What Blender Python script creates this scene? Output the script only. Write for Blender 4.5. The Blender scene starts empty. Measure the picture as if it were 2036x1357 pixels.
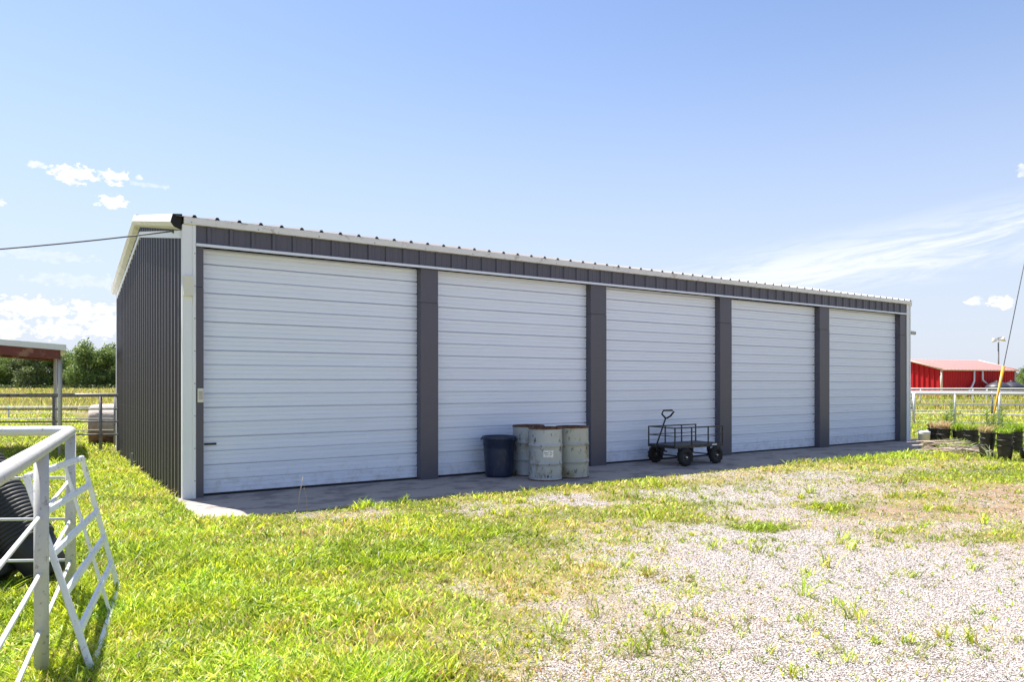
import bpy, math, random
import numpy as np
from mathutils import Vector, Matrix
R = math.radians
random.seed(7); rng = np.random.default_rng(7)
S = bpy.context.scene
COL = S.collection

# ------------------------------------------------------------------ camera, sky, sun, exposure
# world frame: x runs along the shed front (0 = left corner), y runs to the back, z up, metres
FWD = Vector((.5509, .8346, 0)); RGT = Vector((.8346, -.5509, 0)); EYE = Vector((-1.79, -11.14, 1.63))
def cf(X, Y, z=0.0):
    """a ground survey point: X metres to the right of, Y metres ahead of the view point"""
    p = EYE + RGT*X + FWD*Y
    return Vector((p.x, p.y, z))
cam = bpy.data.cameras.new('camera'); co = bpy.data.objects.new('camera', cam); COL.objects.link(co)
co.location = EYE; co.rotation_euler = (R(90), 0, -math.atan2(.5509, .8346))
cam.sensor_width = 36; cam.lens = 36*1450/2036; cam.shift_y = 84.5/2036; cam.clip_end = 8000; cam.clip_start = .05
S.camera = co
S.view_settings.view_transform = 'Standard'; S.view_settings.look = 'None'
S.view_settings.exposure = EXPOSURE = 1.33; S.view_settings.gamma = 1
SUN_AZ = math.atan2(-.317, .948)      # from +y towards +x
SUN_EL = R(63.6)
sd = Vector((math.sin(SUN_AZ)*math.cos(SUN_EL), math.cos(SUN_AZ)*math.cos(SUN_EL), math.sin(SUN_EL)))
sl = bpy.data.lights.new('sun', 'SUN'); sl.energy = 4.7; sl.angle = R(.53); sl.color = (1, .955, .88)
so = bpy.data.objects.new('sun', sl); COL.objects.link(so); so.location = (0, 0, 30)
so.rotation_euler = sd.to_track_quat('Z', 'Y').to_euler()

W = bpy.data.worlds.new('World'); S.world = W; W.use_nodes = True
nt = W.node_tree; nt.nodes.clear(); N = nt.nodes; L = nt.links
def wn(t, **k):
    n = N.new(t)
    for a, b in k.items(): setattr(n, a, b)
    return n
def setin(s, v):
    if hasattr(v, 'is_linked') or isinstance(v, bpy.types.NodeSocket): L.new(v, s)
    else: s.default_value = v
def wm(op, a, b=None, c=None, clamp=False):
    n = wn('ShaderNodeMath', operation=op, use_clamp=clamp)
    for i, v in enumerate((a, b, c)):
        if v is not None: setin(n.inputs[i], v)
    return n.outputs[0]
sky = wn('ShaderNodeTexSky', sky_type='NISHITA', sun_disc=False, sun_elevation=SUN_EL, sun_rotation=SUN_AZ,
         altitude=200, air_density=1.0, dust_density=.5, ozone_density=2.6)
tc = wn('ShaderNodeTexCoord'); sep = wn('ShaderNodeSeparateXYZ'); L.new(tc.outputs['Generated'], sep.inputs[0])
dx, dy, dz = sep.outputs
az = wm('SUBTRACT', wm('MULTIPLY', wm('ARCTAN2', dx, dy), 180/math.pi), math.degrees(math.atan2(.5509, .8346)))   # degrees right of the yard's axis
el = wm('MULTIPLY', wm('ARCSINE', dz), 180/math.pi)
def vec(x, y, z=0.0):
    n = wn('ShaderNodeCombineXYZ'); setin(n.inputs[0], x); setin(n.inputs[1], y); setin(n.inputs[2], z); return n.outputs[0]
def noise(v, scale, detail=6, rough=.6, dist=0):
    n = wn('ShaderNodeTexNoise'); n.inputs['Scale'].default_value = scale; n.inputs['Detail'].default_value = detail
    n.inputs['Roughness'].default_value = rough; n.inputs['Distortion'].default_value = dist; L.new(v, n.inputs['Vector']); return n.outputs['Fac']
def sstep(x, a, b, y0=0., y1=1.):
    n = wn('ShaderNodeMapRange', interpolation_type='SMOOTHSTEP'); setin(n.inputs['Value'], x)
    n.inputs['From Min'].default_value = a; n.inputs['From Max'].default_value = b; n.inputs['To Min'].default_value = y0; n.inputs['To Max'].default_value = y1
    return n.outputs[0]
nz = noise(vec(az, wm('MULTIPLY', el, 1.7)), 1.6, 7, .62)
cl = None
CLOUDS = [(-33.04,14.15,0.5,0.2,.6),(-30.91,13.86,1.35,0.42,1),(-31.05,13.33,0.52,0.18,.8),(-28.58,13.98,0.63,0.4,1),(-27.13,14.12,0.25,0.16,.7),(-26.6,13.7,1.3,0.14,.3),
          (-28.61,12.33,0.8,0.36,1),(-35.02,11.52,0.25,0.2,.6),(-33.59,4.96,2.1,0.55,1),(-30.47,4.69,0.6,0.84,.9),(-29.13,5.10,0.9,0.33,1),(-30.61,5.42,0.5,0.25,.9),
          (-31.77,3.62,1.5,0.54,.9),(-29.28,3.89,1.1,0.68,1),(-34.67,3.51,0.9,0.6,1),(32.45,5.48,0.5,0.22,.6),(33.84,5.27,0.72,0.33,.95),(35.02,13.44,0.27,0.29,.5),
          (-38.4,5.3,1.7,0.75,1),(37.6,5.0,1.4,0.6,1),(-33,8.4,2.6,.3,.2),(-30.5,6.9,2.6,.35,.2)]
for (a0, e0, ra, re, am) in CLOUDS:
    qa = wm('DIVIDE', wm('SUBTRACT', az, a0), ra*1.25); qe = wm('DIVIDE', wm('SUBTRACT', el, e0), re*1.35)
    d = wm('SQRT', wm('ADD', wm('MULTIPLY', qa, qa), wm('MULTIPLY', qe, qe)))
    m = wm('MULTIPLY', sstep(wm('ADD', d, wm('MULTIPLY', wm('SUBTRACT', nz, .5), 3.0)), 1.02, .6), am)
    cl = m if cl is None else wm('MAXIMUM', cl, m)
# cirrus: fine streaks rising to the right
th = R(7)
sa = wm('ADD', wm('MULTIPLY', az, math.cos(th)), wm('MULTIPLY', el, math.sin(th)))
sb = wm('SUBTRACT', wm('MULTIPLY', el, math.cos(th)), wm('MULTIPLY', az, math.sin(th)))
ci = noise(vec(wm('MULTIPLY', sa, .12), wm('MULTIPLY', sb, .95)), 1.0, 9, .68, 1.2)
ci2 = noise(vec(wm('MULTIPLY', sa, .05), wm('MULTIPLY', sb, .3), 4.0), 1.0, 4, .55, .3)
low = sstep(sb, 2.6, 4.9); up = sstep(sb, 8.6, 5.2); side = sstep(az, 5.5, 19)
cir = wm('MULTIPLY', wm('MULTIPLY', low, up), side)
cir = wm('MULTIPLY', cir, sstep(wm('ADD', wm('MULTIPLY', ci, .65), wm('MULTIPLY', ci2, .5)), .43, .66), clamp=True)
cir = wm('MULTIPLY', cir, .85)
hz = sstep(el, 29, -3, .0, .95)      # thin bright air low over the fields
mix0 = wn('ShaderNodeMix', data_type='RGBA'); L.new(hz, mix0.inputs[0]); tint0 = wn('ShaderNodeVectorMath', operation='MULTIPLY'); L.new(sky.outputs[0], tint0.inputs[0]); tint0.inputs[1].default_value = (.925, .875, .90); L.new(tint0.outputs[0], mix0.inputs[6]); mix0.inputs[7].default_value = (3.15, 3.42, 4.0, 1)
mix1 = wn('ShaderNodeMix', data_type='RGBA'); L.new(cir, mix1.inputs[0]); L.new(mix0.outputs[2], mix1.inputs[6]); mix1.inputs[7].default_value = (4.7, 4.85, 5.0, 1)
mix2 = wn('ShaderNodeMix', data_type='RGBA'); L.new(cl, mix2.inputs[0]); L.new(mix1.outputs[2], mix2.inputs[6])
cc = wn('ShaderNodeMix', data_type='RGBA'); L.new(sstep(nz, .35, .62), cc.inputs[0]); cc.inputs[6].default_value = (5.6, 5.6, 5.6, 1); cc.inputs[7].default_value = (4.3, 4.45, 4.75, 1); L.new(cc.outputs[2], mix2.inputs[7])
bg = wn('ShaderNodeBackground'); L.new(mix2.outputs[2], bg.inputs[0]); bg.inputs[1].default_value = .09
wo = wn('ShaderNodeOutputWorld'); L.new(bg.outputs[0], wo.inputs[0])

# ------------------------------------------------------------------ helpers
def tag(o, label=None, cat=None, group=None, kind=None):
    if label: o['label'] = label
    if cat: o['category'] = cat
    if group: o['group'] = group
    if kind: o['kind'] = kind
    return o
def thing(name, label, cat, loc=(0, 0, 0), rz=0, group=None):
    o = bpy.data.objects.new(name, None); COL.objects.link(o); o.location = loc; o.rotation_euler = (0, 0, rz)
    o.empty_display_size = .2
    return tag(o, label, cat, group)
def clone(o, parent=None):
    c = o.copy(); COL.objects.link(c); c.parent = parent
    for ch in list(o.children): clone(ch, c)
    return c
class MB:
    """collects shapes, then links them as ONE mesh object; coordinates are world unless local=True in build"""
    def __init__(s): s.v = []; s.f = []; s.sm = []
    def add(s, vs, fs, smooth=False):
        n = len(s.v); s.v += [tuple(p) for p in vs]; s.f += [tuple(i+n for i in f) for f in fs]; s.sm += [smooth]*len(fs); return s
    def box(s, a, b, m=None):
        (x0, y0, z0), (x1, y1, z1) = a, b
        vs = [Vector(p) for p in ((x0,y0,z0),(x1,y0,z0),(x1,y1,z0),(x0,y1,z0),(x0,y0,z1),(x1,y0,z1),(x1,y1,z1),(x0,y1,z1))]
        if m is not None: vs = [m @ p for p in vs]
        return s.add(vs, [(0,3,2,1),(4,5,6,7),(0,1,5,4),(1,2,6,5),(2,3,7,6),(3,0,4,7)])
    def tube(s, pts, r, n=10, cap=True, closed=False):
        pts = [Vector(p) for p in pts]; rr = r if isinstance(r, (list, tuple)) else [r]*len(pts)
        vs = []; fs = []; up = None; K = len(pts)
        for i, p in enumerate(pts):
            if closed: t = (pts[(i+1) % K]-pts[i-1])
            else: t = pts[min(i+1, K-1)]-pts[max(i-1, 0)]
            t.normalize()
            if up is None:
                up = Vector((0,0,1)) if abs(t.z) < .9 else Vector((1,0,0))
            a = t.cross(up).normalized(); b = a.cross(t).normalized(); up = b
            for k in range(n):
                w = 2*math.pi*k/n; vs.append(p+a*(math.cos(w)*rr[i])+b*(math.sin(w)*rr[i]))
        for i in range(K if closed else K-1):
            j = (i+1) % K
            for k in range(n): fs.append((i*n+k, i*n+(k+1) % n, j*n+(k+1) % n, j*n+k))
        s.add(vs, fs, True)
        if cap and not closed:
            m = len(s.v)-len(vs)
            s.f += [tuple(m+k for k in range(n))[::-1], tuple(m+(K-1)*n+k for k in range(n))]; s.sm += [False, False]
        return s
    def lathe(s, prof, n=32, m=None, smooth=True, wob=None):
        vs = []; fs = []
        for i, (r, z) in enumerate(prof):
            for k in range(n):
                w = 2*math.pi*k/n; q = r*(1+(wob(w, z) if wob else 0))
                p = Vector((q*math.cos(w), q*math.sin(w), z)); vs.append(m @ p if m is not None else p)
        for i in range(len(prof)-1):
            for k in range(n): fs.append((i*n+k, i*n+(k+1) % n, (i+1)*n+(k+1) % n, (i+1)*n+k))
        return s.add(vs, fs, smooth)
    def ext(s, poly, d, smooth=False):
        """closed polygon swept by vector d, capped"""
        poly = [Vector(p) for p in poly]; d = Vector(d); n = len(poly)
        fs = [tuple(range(n))[::-1], tuple(range(n, 2*n))]+[(i, (i+1) % n, n+(i+1) % n, n+i) for i in range(n)]
        return s.add(poly+[p+d for p in poly], fs, smooth)
    def build(s, name, mat, parent=None, local=False, bevel=0):
        me = bpy.data.meshes.new(name); me.from_pydata(s.v, [], s.f)
        me.polygons.foreach_set('use_smooth', s.sm); me.materials.append(mat); me.update()
        o = bpy.data.objects.new(name, me); COL.objects.link(o)
        if parent is not None:
            o.parent = parent
            if not local:
                bpy_m = Matrix.Translation(parent.location) @ parent.rotation_euler.to_matrix().to_4x4()
                pp = parent.parent
                if pp is not None: bpy_m = Matrix.Translation(pp.location) @ pp.rotation_euler.to_matrix().to_4x4() @ bpy_m
                me.transform(bpy_m.inverted())
        if bevel:
            b = o.modifiers.new('b', 'BEVEL'); b.width = bevel; b.segments = 2; b.limit_method = 'ANGLE'; b.angle_limit = R(40)
        return o
def flip_out(o):
    import bmesh
    bm = bmesh.new(); bm.from_mesh(o.data); bmesh.ops.recalc_face_normals(bm, faces=bm.faces); bm.to_mesh(o.data); bm.free()

# ------------------------------------------------------------------ materials
def mat(name, col, rough=.6, metal=0, var=0, vscale=6, bump=0, bscale=40, spec=.5, stain=None, stain_amt=0, stain_scale=4, stretch=(1,1,1), sub=0, streak=None):
    """procedural painted or natural surface: base colour, tonal variation, dirt patches with their own shape, fine bump"""
    m = bpy.data.materials.new(name); m.use_nodes = True; t = m.node_tree; B = t.nodes['Principled BSDF']
    B.inputs['Roughness'].default_value = rough; B.inputs['Metallic'].default_value = metal; B.inputs['Specular IOR Level'].default_value = spec
    tc = t.nodes.new('ShaderNodeTexCoord'); mp = t.nodes.new('ShaderNodeMapping'); t.links.new(tc.outputs['Object'], mp.inputs[0]); mp.inputs['Scale'].default_value = stretch
    def nz(sc, det=5, rg=.6):
        n = t.nodes.new('ShaderNodeTexNoise'); n.inputs['Scale'].default_value = sc; n.inputs['Detail'].default_value = det; n.inputs['Roughness'].default_value = rg
        t.links.new(mp.outputs[0], n.inputs['Vector']); return n.outputs['Fac']
    c = t.nodes.new('ShaderNodeMix'); c.data_type = 'RGBA'
    lo = tuple(x*(1-var) for x in col)+(1,); hi = tuple(min(1, x*(1+var)) for x in col)+(1,)
    c.inputs[6].default_value = lo; c.inputs[7].default_value = hi; t.links.new(nz(vscale), c.inputs[0]); out = c.outputs[2]
    if stain:
        for (amt, scl, colr) in ((stain_amt, stain_scale, stain),)+(streak or ()):
            s = t.nodes.new('ShaderNodeMix'); s.data_type = 'RGBA'; r = t.nodes.new('ShaderNodeMapRange')
            t.links.new(nz(scl, 8, .7), r.inputs['Value']); r.inputs['From Min'].default_value = .62-amt*.42; r.inputs['From Max'].default_value = .68-amt*.36
            t.links.new(r.outputs[0], s.inputs[0]); t.links.new(out, s.inputs[6]); s.inputs[7].default_value = tuple(colr)+(1,); out = s.outputs[2]
    t.links.new(out, B.inputs['Base Color'])
    if bump:
        b = t.nodes.new('ShaderNodeBump'); b.inputs['Strength'].default_value = bump; b.inputs['Distance'].default_value = .01
        t.links.new(nz(bscale, 3), b.inputs['Height']); t.links.new(b.outputs[0], B.inputs['Normal'])
    return m
def leafmat(name, rough=.5, trans=.35, gain=1):
    """foliage: per-leaf colour attribute, light passes through"""
    m = bpy.data.materials.new(name); m.use_nodes = True; t = m.node_tree; B = t.nodes['Principled BSDF']; B.inputs['Roughness'].default_value = rough
    B.inputs['Specular IOR Level'].default_value = .35
    a = t.nodes.new('ShaderNodeAttribute'); a.attribute_name = 'Col'; t.links.new(a.outputs['Color'], B.inputs['Base Color'])
    tr = t.nodes.new('ShaderNodeBsdfTranslucent'); h = t.nodes.new('ShaderNodeHueSaturation'); h.inputs['Hue'].default_value = .485; h.inputs['Value'].default_value = 1.5*gain
    t.links.new(a.outputs['Color'], h.inputs['Color']); t.links.new(h.outputs[0], tr.inputs[0])
    x = t.nodes.new('ShaderNodeMixShader'); x.inputs[0].default_value = trans; t.links.new(B.outputs[0], x.inputs[1]); t.links.new(tr.outputs[0], x.inputs[2])
    t.links.new(x.outputs[0], t.nodes['Material Output'].inputs[0]); return m
M = {}
M['white_door'] = mat('white_ribbed_steel', (.78,.83,.95), .36, var=.035, vscale=1.2, bump=.05, bscale=25, stretch=(.35,1,1.5))
M['white_trim'] = mat('white_painted_trim', (.80,.81,.84), .45, var=.06, vscale=5, stretch=(2,2,.3))
M['cream_trim'] = mat('weathered_cream_trim', (.76,.74,.72), .5, var=.08, vscale=4, stain=(.52,.47,.42), stain_amt=.1, stain_scale=5)
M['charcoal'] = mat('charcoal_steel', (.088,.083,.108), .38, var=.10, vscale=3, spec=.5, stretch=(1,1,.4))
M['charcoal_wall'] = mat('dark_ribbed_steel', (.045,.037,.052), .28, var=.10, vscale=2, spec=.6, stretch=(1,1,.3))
M['roof'] = mat('brown_roof_steel', (.30,.27,.25), .35, var=.1, vscale=3, spec=.6)
M['dark_gap'] = mat('rubber_seal_and_painted_shade', (.012,.012,.014), .8)
M['concrete'] = mat('grey_concrete', (.37,.32,.28), .85, var=.10, vscale=3, bump=.25, bscale=60, stain=(.22,.19,.175), stain_amt=.28, stain_scale=1.6, stretch=(.8,1.2,1))
M['box_plastic'] = mat('ivory_plastic', (.72,.70,.60), .5, var=.04, vscale=8)
M['black_metal'] = mat('black_metal', (.015,.015,.018), .45, var=.2, vscale=20)
M['cart_metal'] = mat('black_cart_mesh', (.022,.022,.028), .5, var=.3, vscale=20, bump=.3, bscale=150, stain=(.10,.08,.06), stain_amt=.1, stain_scale=9)
M['rubber'] = mat('black_rubber', (.012,.012,.014), .75, var=.25, vscale=30, bump=.3, bscale=60)
M['chrome'] = mat('plated_steel', (.6,.6,.6), .3, metal=.9)
M['navy_plastic'] = mat('navy_plastic', (.016,.026,.065), .42, var=.35, vscale=5, stain=(.07,.06,.06), stain_amt=.1, stain_scale=4, stretch=(1,1,.4))
M['drum'] = mat('weathered_grey_drum', (.42,.445,.465), .5, metal=.15, var=.30, vscale=2.5, bump=.12, bscale=12, stain=(.30,.28,.21), stain_amt=.2, stain_scale=4, streak=((.10, 11, (.05,.045,.04)),), stretch=(1,1,.6))
M['drum_b'] = mat('weathered_olive_drum', (.41,.42,.40), .5, metal=.15, var=.28, vscale=2.5, bump=.12, bscale=12, stain=(.28,.25,.16), stain_amt=.22, stain_scale=5, streak=((.12, 9, (.05,.04,.035)),), stretch=(1,1,.6))
M['rust'] = mat('rusty_steel', (.17,.075,.04), .8, var=.4, vscale=20, bump=.3, bscale=60, stain=(.05,.03,.02), stain_amt=.3, stain_scale=14)
M['tan_lid'] = mat('tan_rusty_lid', (.42,.30,.20), .8, var=.3, vscale=10)
M['sticker'] = mat('white_paper', (.80,.80,.80), .6)
M['ink'] = mat('faded_black_ink', (.06,.06,.07), .7)
M['white_pipe'] = mat('white_painted_pipe', (.66,.67,.68), .5, var=.08, vscale=9, bump=.06, bscale=50, stain=(.30,.26,.23), stain_amt=.04, stain_scale=26)
M['worn_pipe'] = mat('worn_white_pipe', (.52,.51,.49), .5, var=.18, vscale=14, bump=.1, bscale=60, stain=(.30,.26,.23), stain_amt=.10, stain_scale=26)
M['grey_pipe'] = mat('grey_steel_pipe', (.26,.26,.27), .5, var=.15, vscale=9, stain=(.14,.10,.08), stain_amt=.2, stain_scale=9)
M['gate_paint'] = mat('bright_white_gate_paint', (.78,.79,.81), .4, var=.06, vscale=9, stain=(.35,.30,.26), stain_amt=.08, stain_scale=20)
M['black_pot'] = mat('black_pot_plastic', (.017,.018,.024), .58, var=.3, vscale=8, stain=(.07,.055,.045), stain_amt=.12, stain_scale=6)
M['grey_pot'] = mat('dusty_black_pot_plastic', (.020,.019,.019), .5, var=.4, vscale=6, stain=(.07,.05,.04), stain_amt=.14, stain_scale=6)
M['soil'] = mat('dark_soil', (.07,.05,.035), .95, var=.4, vscale=20, bump=.6, bscale=40)
M['white_plastic'] = mat('white_bucket_plastic', (.66,.66,.63), .5, var=.08, vscale=8, stain=(.5,.47,.4), stain_amt=.12, stain_scale=7)
M['dead_wood'] = mat('dead_grey_brown_wood', (.46,.36,.29), .9, var=.45, vscale=9, bump=.5, bscale=60)
M['grey_wood'] = mat('weathered_grey_wood', (.50,.45,.41), .9, var=.3, vscale=8, bump=.5, bscale=50)
M['red_wall'] = mat('red_ribbed_steel', (.44,.014,.020), .6, var=.08, vscale=.5, spec=.2)
M['red_roof'] = mat('faded_pink_red_roof', (.37,.065,.06), .5, var=.1, vscale=.4)
M['sand_trim'] = mat('sand_coloured_trim', (.62,.48,.38), .5, var=.06, vscale=1)
M['red_wood'] = mat('red_brown_painted_steel', (.16,.035,.025), .6, var=.3, vscale=3, stain=(.30,.14,.10), stain_amt=.2, stain_scale=4)
M['poly_tank'] = mat('black_poly_tank', (.035,.034,.045), .40, var=.15, vscale=1)
M['yellow'] = mat('yellow_guard_plastic', (.62,.33,.015), .45, var=.12, vscale=6)
M['cable'] = mat('weathered_cable', (.10,.10,.11), .6, var=.2, vscale=9)
M['lamp_grey'] = mat('pale_grey_lamp_paint', (.62,.60,.56), .45, var=.1, vscale=3)
M['bark'] = mat('tree_bark', (.11,.085,.065), .95, var=.3, vscale=4, bump=.5, bscale=20)
M['leaf'] = leafmat('tree_leaves', .55, .25)
M['grass'] = leafmat('grass_blades', .42, .40)
def balemat():
    m = mat('weathered_hay_bale', (.30,.17,.10), .95, var=.45, vscale=9, bump=1, bscale=30, stain=(.10,.06,.035), stain_amt=.32, stain_scale=3)
    t = m.node_tree; B = t.nodes['Principled BSDF']; tc = t.nodes.new('ShaderNodeTexCoord'); sp = t.nodes.new('ShaderNodeSeparateXYZ'); t.links.new(tc.outputs['Object'], sp.inputs[0])
    n = t.nodes.new('ShaderNodeTexNoise'); n.inputs['Scale'].default_value = 3; n.inputs['Detail'].default_value = 6; t.links.new(tc.outputs['Object'], n.inputs['Vector'])
    a = t.nodes.new('ShaderNodeMath'); a.operation = 'MULTIPLY_ADD'; t.links.new(n.outputs['Fac'], a.inputs[0]); a.inputs[1].default_value = .9; t.links.new(sp.outputs[2], a.inputs[2])
    r = t.nodes.new('ShaderNodeMapRange'); t.links.new(a.outputs[0], r.inputs['Value']); r.inputs['From Min'].default_value = .70; r.inputs['From Max'].default_value = 1.3
    x = t.nodes.new('ShaderNodeMix'); x.data_type = 'RGBA'; t.links.new(r.outputs[0], x.inputs[0]); old = B.inputs['Base Color'].links[0].from_socket
    t.links.new(old, x.inputs[6]); x.inputs[7].default_value = (.58,.53,.49,1); t.links.new(x.outputs[2], B.inputs['Base Color']); return m
M['bale'] = balemat()

# ------------------------------------------------------------------ ground: survey of grass cover, dryness and bare soil
SURVEY = np.array([
(-2.55,4.03,1,0.15,0),(-1.72,4.03,1,0.1,0),(-0.88,4.03,1,0.15,0),(-0.47,4.1,0.95,0.35,0),(-0.05,4.1,0.6,0.6,0.2),(0.37,4.1,0.45,0.6,0.2),
(0.8,4.1,0.3,0.5,0.1),(1.36,4.1,0.2,0.4,0.1),(2.07,4.1,0.15,0.4,0),(2.77,4.1,0.1,0.4,0),(-3.72,4.1,1,0.1,0),(3.9,4.1,0.2,0.4,0),
(-2.86,5.41,1,0.1,0),(-1.93,5.41,1,0.1,0),(-1,5.41,1,0.15,0),(-0.44,5.41,0.9,0.35,0.1),(0.01,5.54,0.65,0.7,0.2),(0.49,5.41,0.5,0.7,0.2),
(1.01,5.17,0.35,0.4,0.1),(1.26,5.67,0.45,0.3,0),(1.61,5.41,0.2,0.4,0),(2.38,5.06,0.3,0.4,0),(2.27,5.67,0.25,0.3,0),(3.1,5.41,0.12,0.4,0),
(3.66,5.41,0.08,0.4,0),(-3.47,7.01,1,0.1,0),(-2.02,7.01,1,0.1,0),(-0.81,7.01,1,0.1,0),(-0.27,6.81,0.85,0.4,0.1),(0.15,7.01,0.75,0.6,0.1),
(0.64,7.01,0.45,0.6,0.1),(1.36,7.01,0.25,0.4,0.1),(2.03,6.81,0.1,0.4,0),(2.73,6.81,0.05,0.4,0),(3.67,6.81,0.05,0.4,0),(4.75,7.01,0.1,0.4,0.1),
(-3.93,8.53,1,0.2,0),(-3.05,8.53,0.9,0.2,0),(-2.13,8.38,0.85,0.25,0.1),(-1.24,8.24,1,0.1,0),(-0.38,8.09,0.95,0.1,0),(0.18,8.38,0.8,0.3,0.1),
(0.95,8.53,0.6,0.4,0.1),(1.02,8.09,0.55,0.4,0),(1.82,7.96,0.25,0.4,0),(2.79,8.24,0.95,0.1,0.1),(2.26,7.96,0.15,0.3,0),(3.3,7.96,0.05,0.3,0),
(4.44,8.24,0.85,0.2,0.4),(4.06,8.38,0.15,0.4,0.3),(5.01,8.24,0.3,0.5,0.3),(5.33,7.96,0.8,0.3,0.2),(-3.35,9.38,0.9,0.2,0),(-2.1,9.02,0.45,0.5,0.3),
(-2.48,9.77,0.9,0.2,0),(-1.73,9.38,0.45,0.4,0.3),(-1.24,9.57,0.9,0.2,0),(-1.15,8.85,0.9,0.2,0),(-0.44,9.38,0.5,0.3,0.1),(0.27,9.38,0.75,0.3,0.1),
(0.87,9.57,0.85,0.2,0.1),(1.47,9.2,0.9,0.1,0.1),(2.19,9.02,0.9,0.1,0.1),(2.74,9.2,0.3,0.3,0),(3.51,9.38,0.3,0.4,0.1),(4.24,9.57,0.95,0.1,0.3),
(4.73,9.38,0.3,0.6,0.8),(5.6,9.77,0.5,0.4,0.7),(5.91,9.2,0.5,0.4,0.7),(6.68,9.57,0.4,0.6,0.9),(-2.19,9.97,0.95,0.2,0),(-0.87,10.65,0.95,0.3,0.1),
(0.01,10.65,0.85,0.3,0),(-0.12,9.97,0.5,0.5,0.1),(0.8,10.41,0.15,0.3,0),(0.45,10.41,0.3,0.3,0),(1.11,9.97,0.3,0.3,0),(1.52,10.41,0.9,0.1,0.1),
(2.07,10.65,0.5,0.3,0),(2.03,9.77,0.85,0.1,0),(2.89,10.41,0.35,0.3,0),(3.82,10.41,0.3,0.4,0),(3.55,11.15,0.3,0.4,0),(4.75,10.89,0.35,0.3,0.1),
(5.63,11.15,0.4,0.5,0.3),(5.96,10.65,0.8,0.2,0.4),(6.78,11.15,0.6,0.4,0.6),(7.14,10.65,0.4,0.5,1),(7.78,11.15,0.3,0.6,1),(1.04,11.42,0.9,0.3,0.1),
(2.33,12,0.9,0.3,0.1),(3.24,12.31,0.6,0.4,0.1),(4.44,13.35,0.6,0.5,0.1),(3.77,12.64,0.45,0.5,0.1),(5.68,14.15,0.65,0.5,0.1),(5.25,12.64,0.3,0.4,0),
(6.11,12.99,0.5,0.5,0.1),(6.86,14.59,0.8,0.4,0.1),(8.12,16.08,0.85,0.3,0.1),(8.12,14.15,0.6,0.4,0.2),(8.83,13.74,0.7,0.3,0.2),(7.25,12.64,0.85,0.2,0.2),
(7.91,12.31,0.85,0.2,0.3),(9.88,14.15,0.9,0.2,0.1),(8.98,16.64,0.8,0.4,0.2),(9.68,15.05,0.75,0.5,0.4),])
def lattice_noise(x, y, seed):
    xi = np.floor(x).astype(np.int64); yi = np.floor(y).astype(np.int64); fx = x-xi; fy = y-yi
    fx = fx*fx*(3-2*fx); fy = fy*fy*(3-2*fy)
    def h(a, b):
        n = (a*374761393+b*668265263+seed*1442695041) & 0x7fffffff
        n = ((n ^ (n >> 13))*1274126177) & 0x7fffffff
        return ((n ^ (n >> 16)) & 0xffff)/65535.
    return (h(xi, yi)*(1-fx)+h(xi+1, yi)*fx)*(1-fy)+(h(xi, yi+1)*(1-fx)+h(xi+1, yi+1)*fx)*fy
def fbm(x, y, sc, seed, o=4):
    r = 0; a = 1; t = 0
    for k in range(o):
        r = r+a*lattice_noise(x*sc*2**k+17.3*k, y*sc*2**k+5.1*k, seed+k); t += a; a *= .55
    return r/t
ex, ey = EYE.x, EYE.y
SX = SURVEY[:, 0]; SY = SURVEY[:, 1]
SP = np.stack([SX/SY*2.2, np.log(SY)*3.4], 1)
def survey(x, y):
    """x, y world arrays -> cover, dryness, soil"""
    X = (x-ex)*RGT.x+(y-ey)*RGT.y; Y = (x-ex)*FWD.x+(y-ey)*FWD.y; Yc = np.maximum(Y, 2.5)
    P = np.stack([np.clip(X/Yc, -1.2, 1.2)*2.2, np.log(Yc)*3.4], 1); out = np.zeros((len(x), 3))
    for i in range(0, len(x), 20000):
        d = ((P[i:i+20000, None, :]-SP[None])**2).sum(2); w = 1/(d+.0015)**1.7
        out[i:i+20000] = (w[:, :, None]*SURVEY[None, :, 2:5]).sum(1)/w.sum(1)[:, None]
    c, d, s = out[:, 0], out[:, 1], out[:, 2]
    # beyond the yard: lawn, then uncut field
    yard = (y < -1.5) & (Y < 20)
    left = (x < -.02) & (y > -3)
    far = ~yard | left | (y > .5)
    c = np.where(far, 1, c); d = np.where(far, np.where(Y > 38, .75, .25), d); s = np.where(far, 0, s)
    return c, d, s, Y
def hgt(x, y):
    """gentle swell in front of the apron's right half, a slight dip beyond"""
    a = np.exp(-((y+2.75)/.8)**2)*np.clip((x-6)/4, 0, 1)*np.clip((19-x)/3, 0, 1)*.055
    q = np.clip((-1.9-y)/.4, 0, 1)
    return a*q + np.where((y < -2.3), (fbm(x, y, .5, 91, 3)-.5)*.05*np.clip((-2.3-y)/1.5, 0, 1), 0)
def cover(x, y):
    c, d, s, Y = survey(x, y)
    n = fbm(x, y, 1.3, 3, 5); n2 = fbm(x, y, 6, 23, 3)
    n3 = fbm(x, y, 24, 29, 2); k = np.clip((c-(n*.45+n2*.40+n3*.45-.15))*1.9+.5, 0, 1)
    k = np.where(c > .97, 1, k)
    return k, c, np.clip(d+(fbm(x, y, .8, 51, 3)-.5)*.9, 0, 1), np.clip(s*1.2+(fbm(x, y, 1.1, 61, 3)-.5)*.8*(s > .03), 0, 1), Y
def axis(a, b, st, lo, hi, g=1.13):
    v = list(np.arange(a, b+1e-6, st)); s = st
    while v[-1] < hi: s *= g; v.append(v[-1]+s)
    s = st; w = []; p = a
    while p > lo: s *= g; p -= s; w.append(p)
    return np.array(w[::-1]+v)
gx = axis(-7, 21, .07, -5000, 5000); gy = axis(-9.5, -1.9, .07, -5000, 5000)
GX, GY = np.meshgrid(gx, gy); fx = GX.ravel(); fy = GY.ravel(); gz = hgt(fx, fy)
k, c, d, s, Y = cover(fx, fy)
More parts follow.
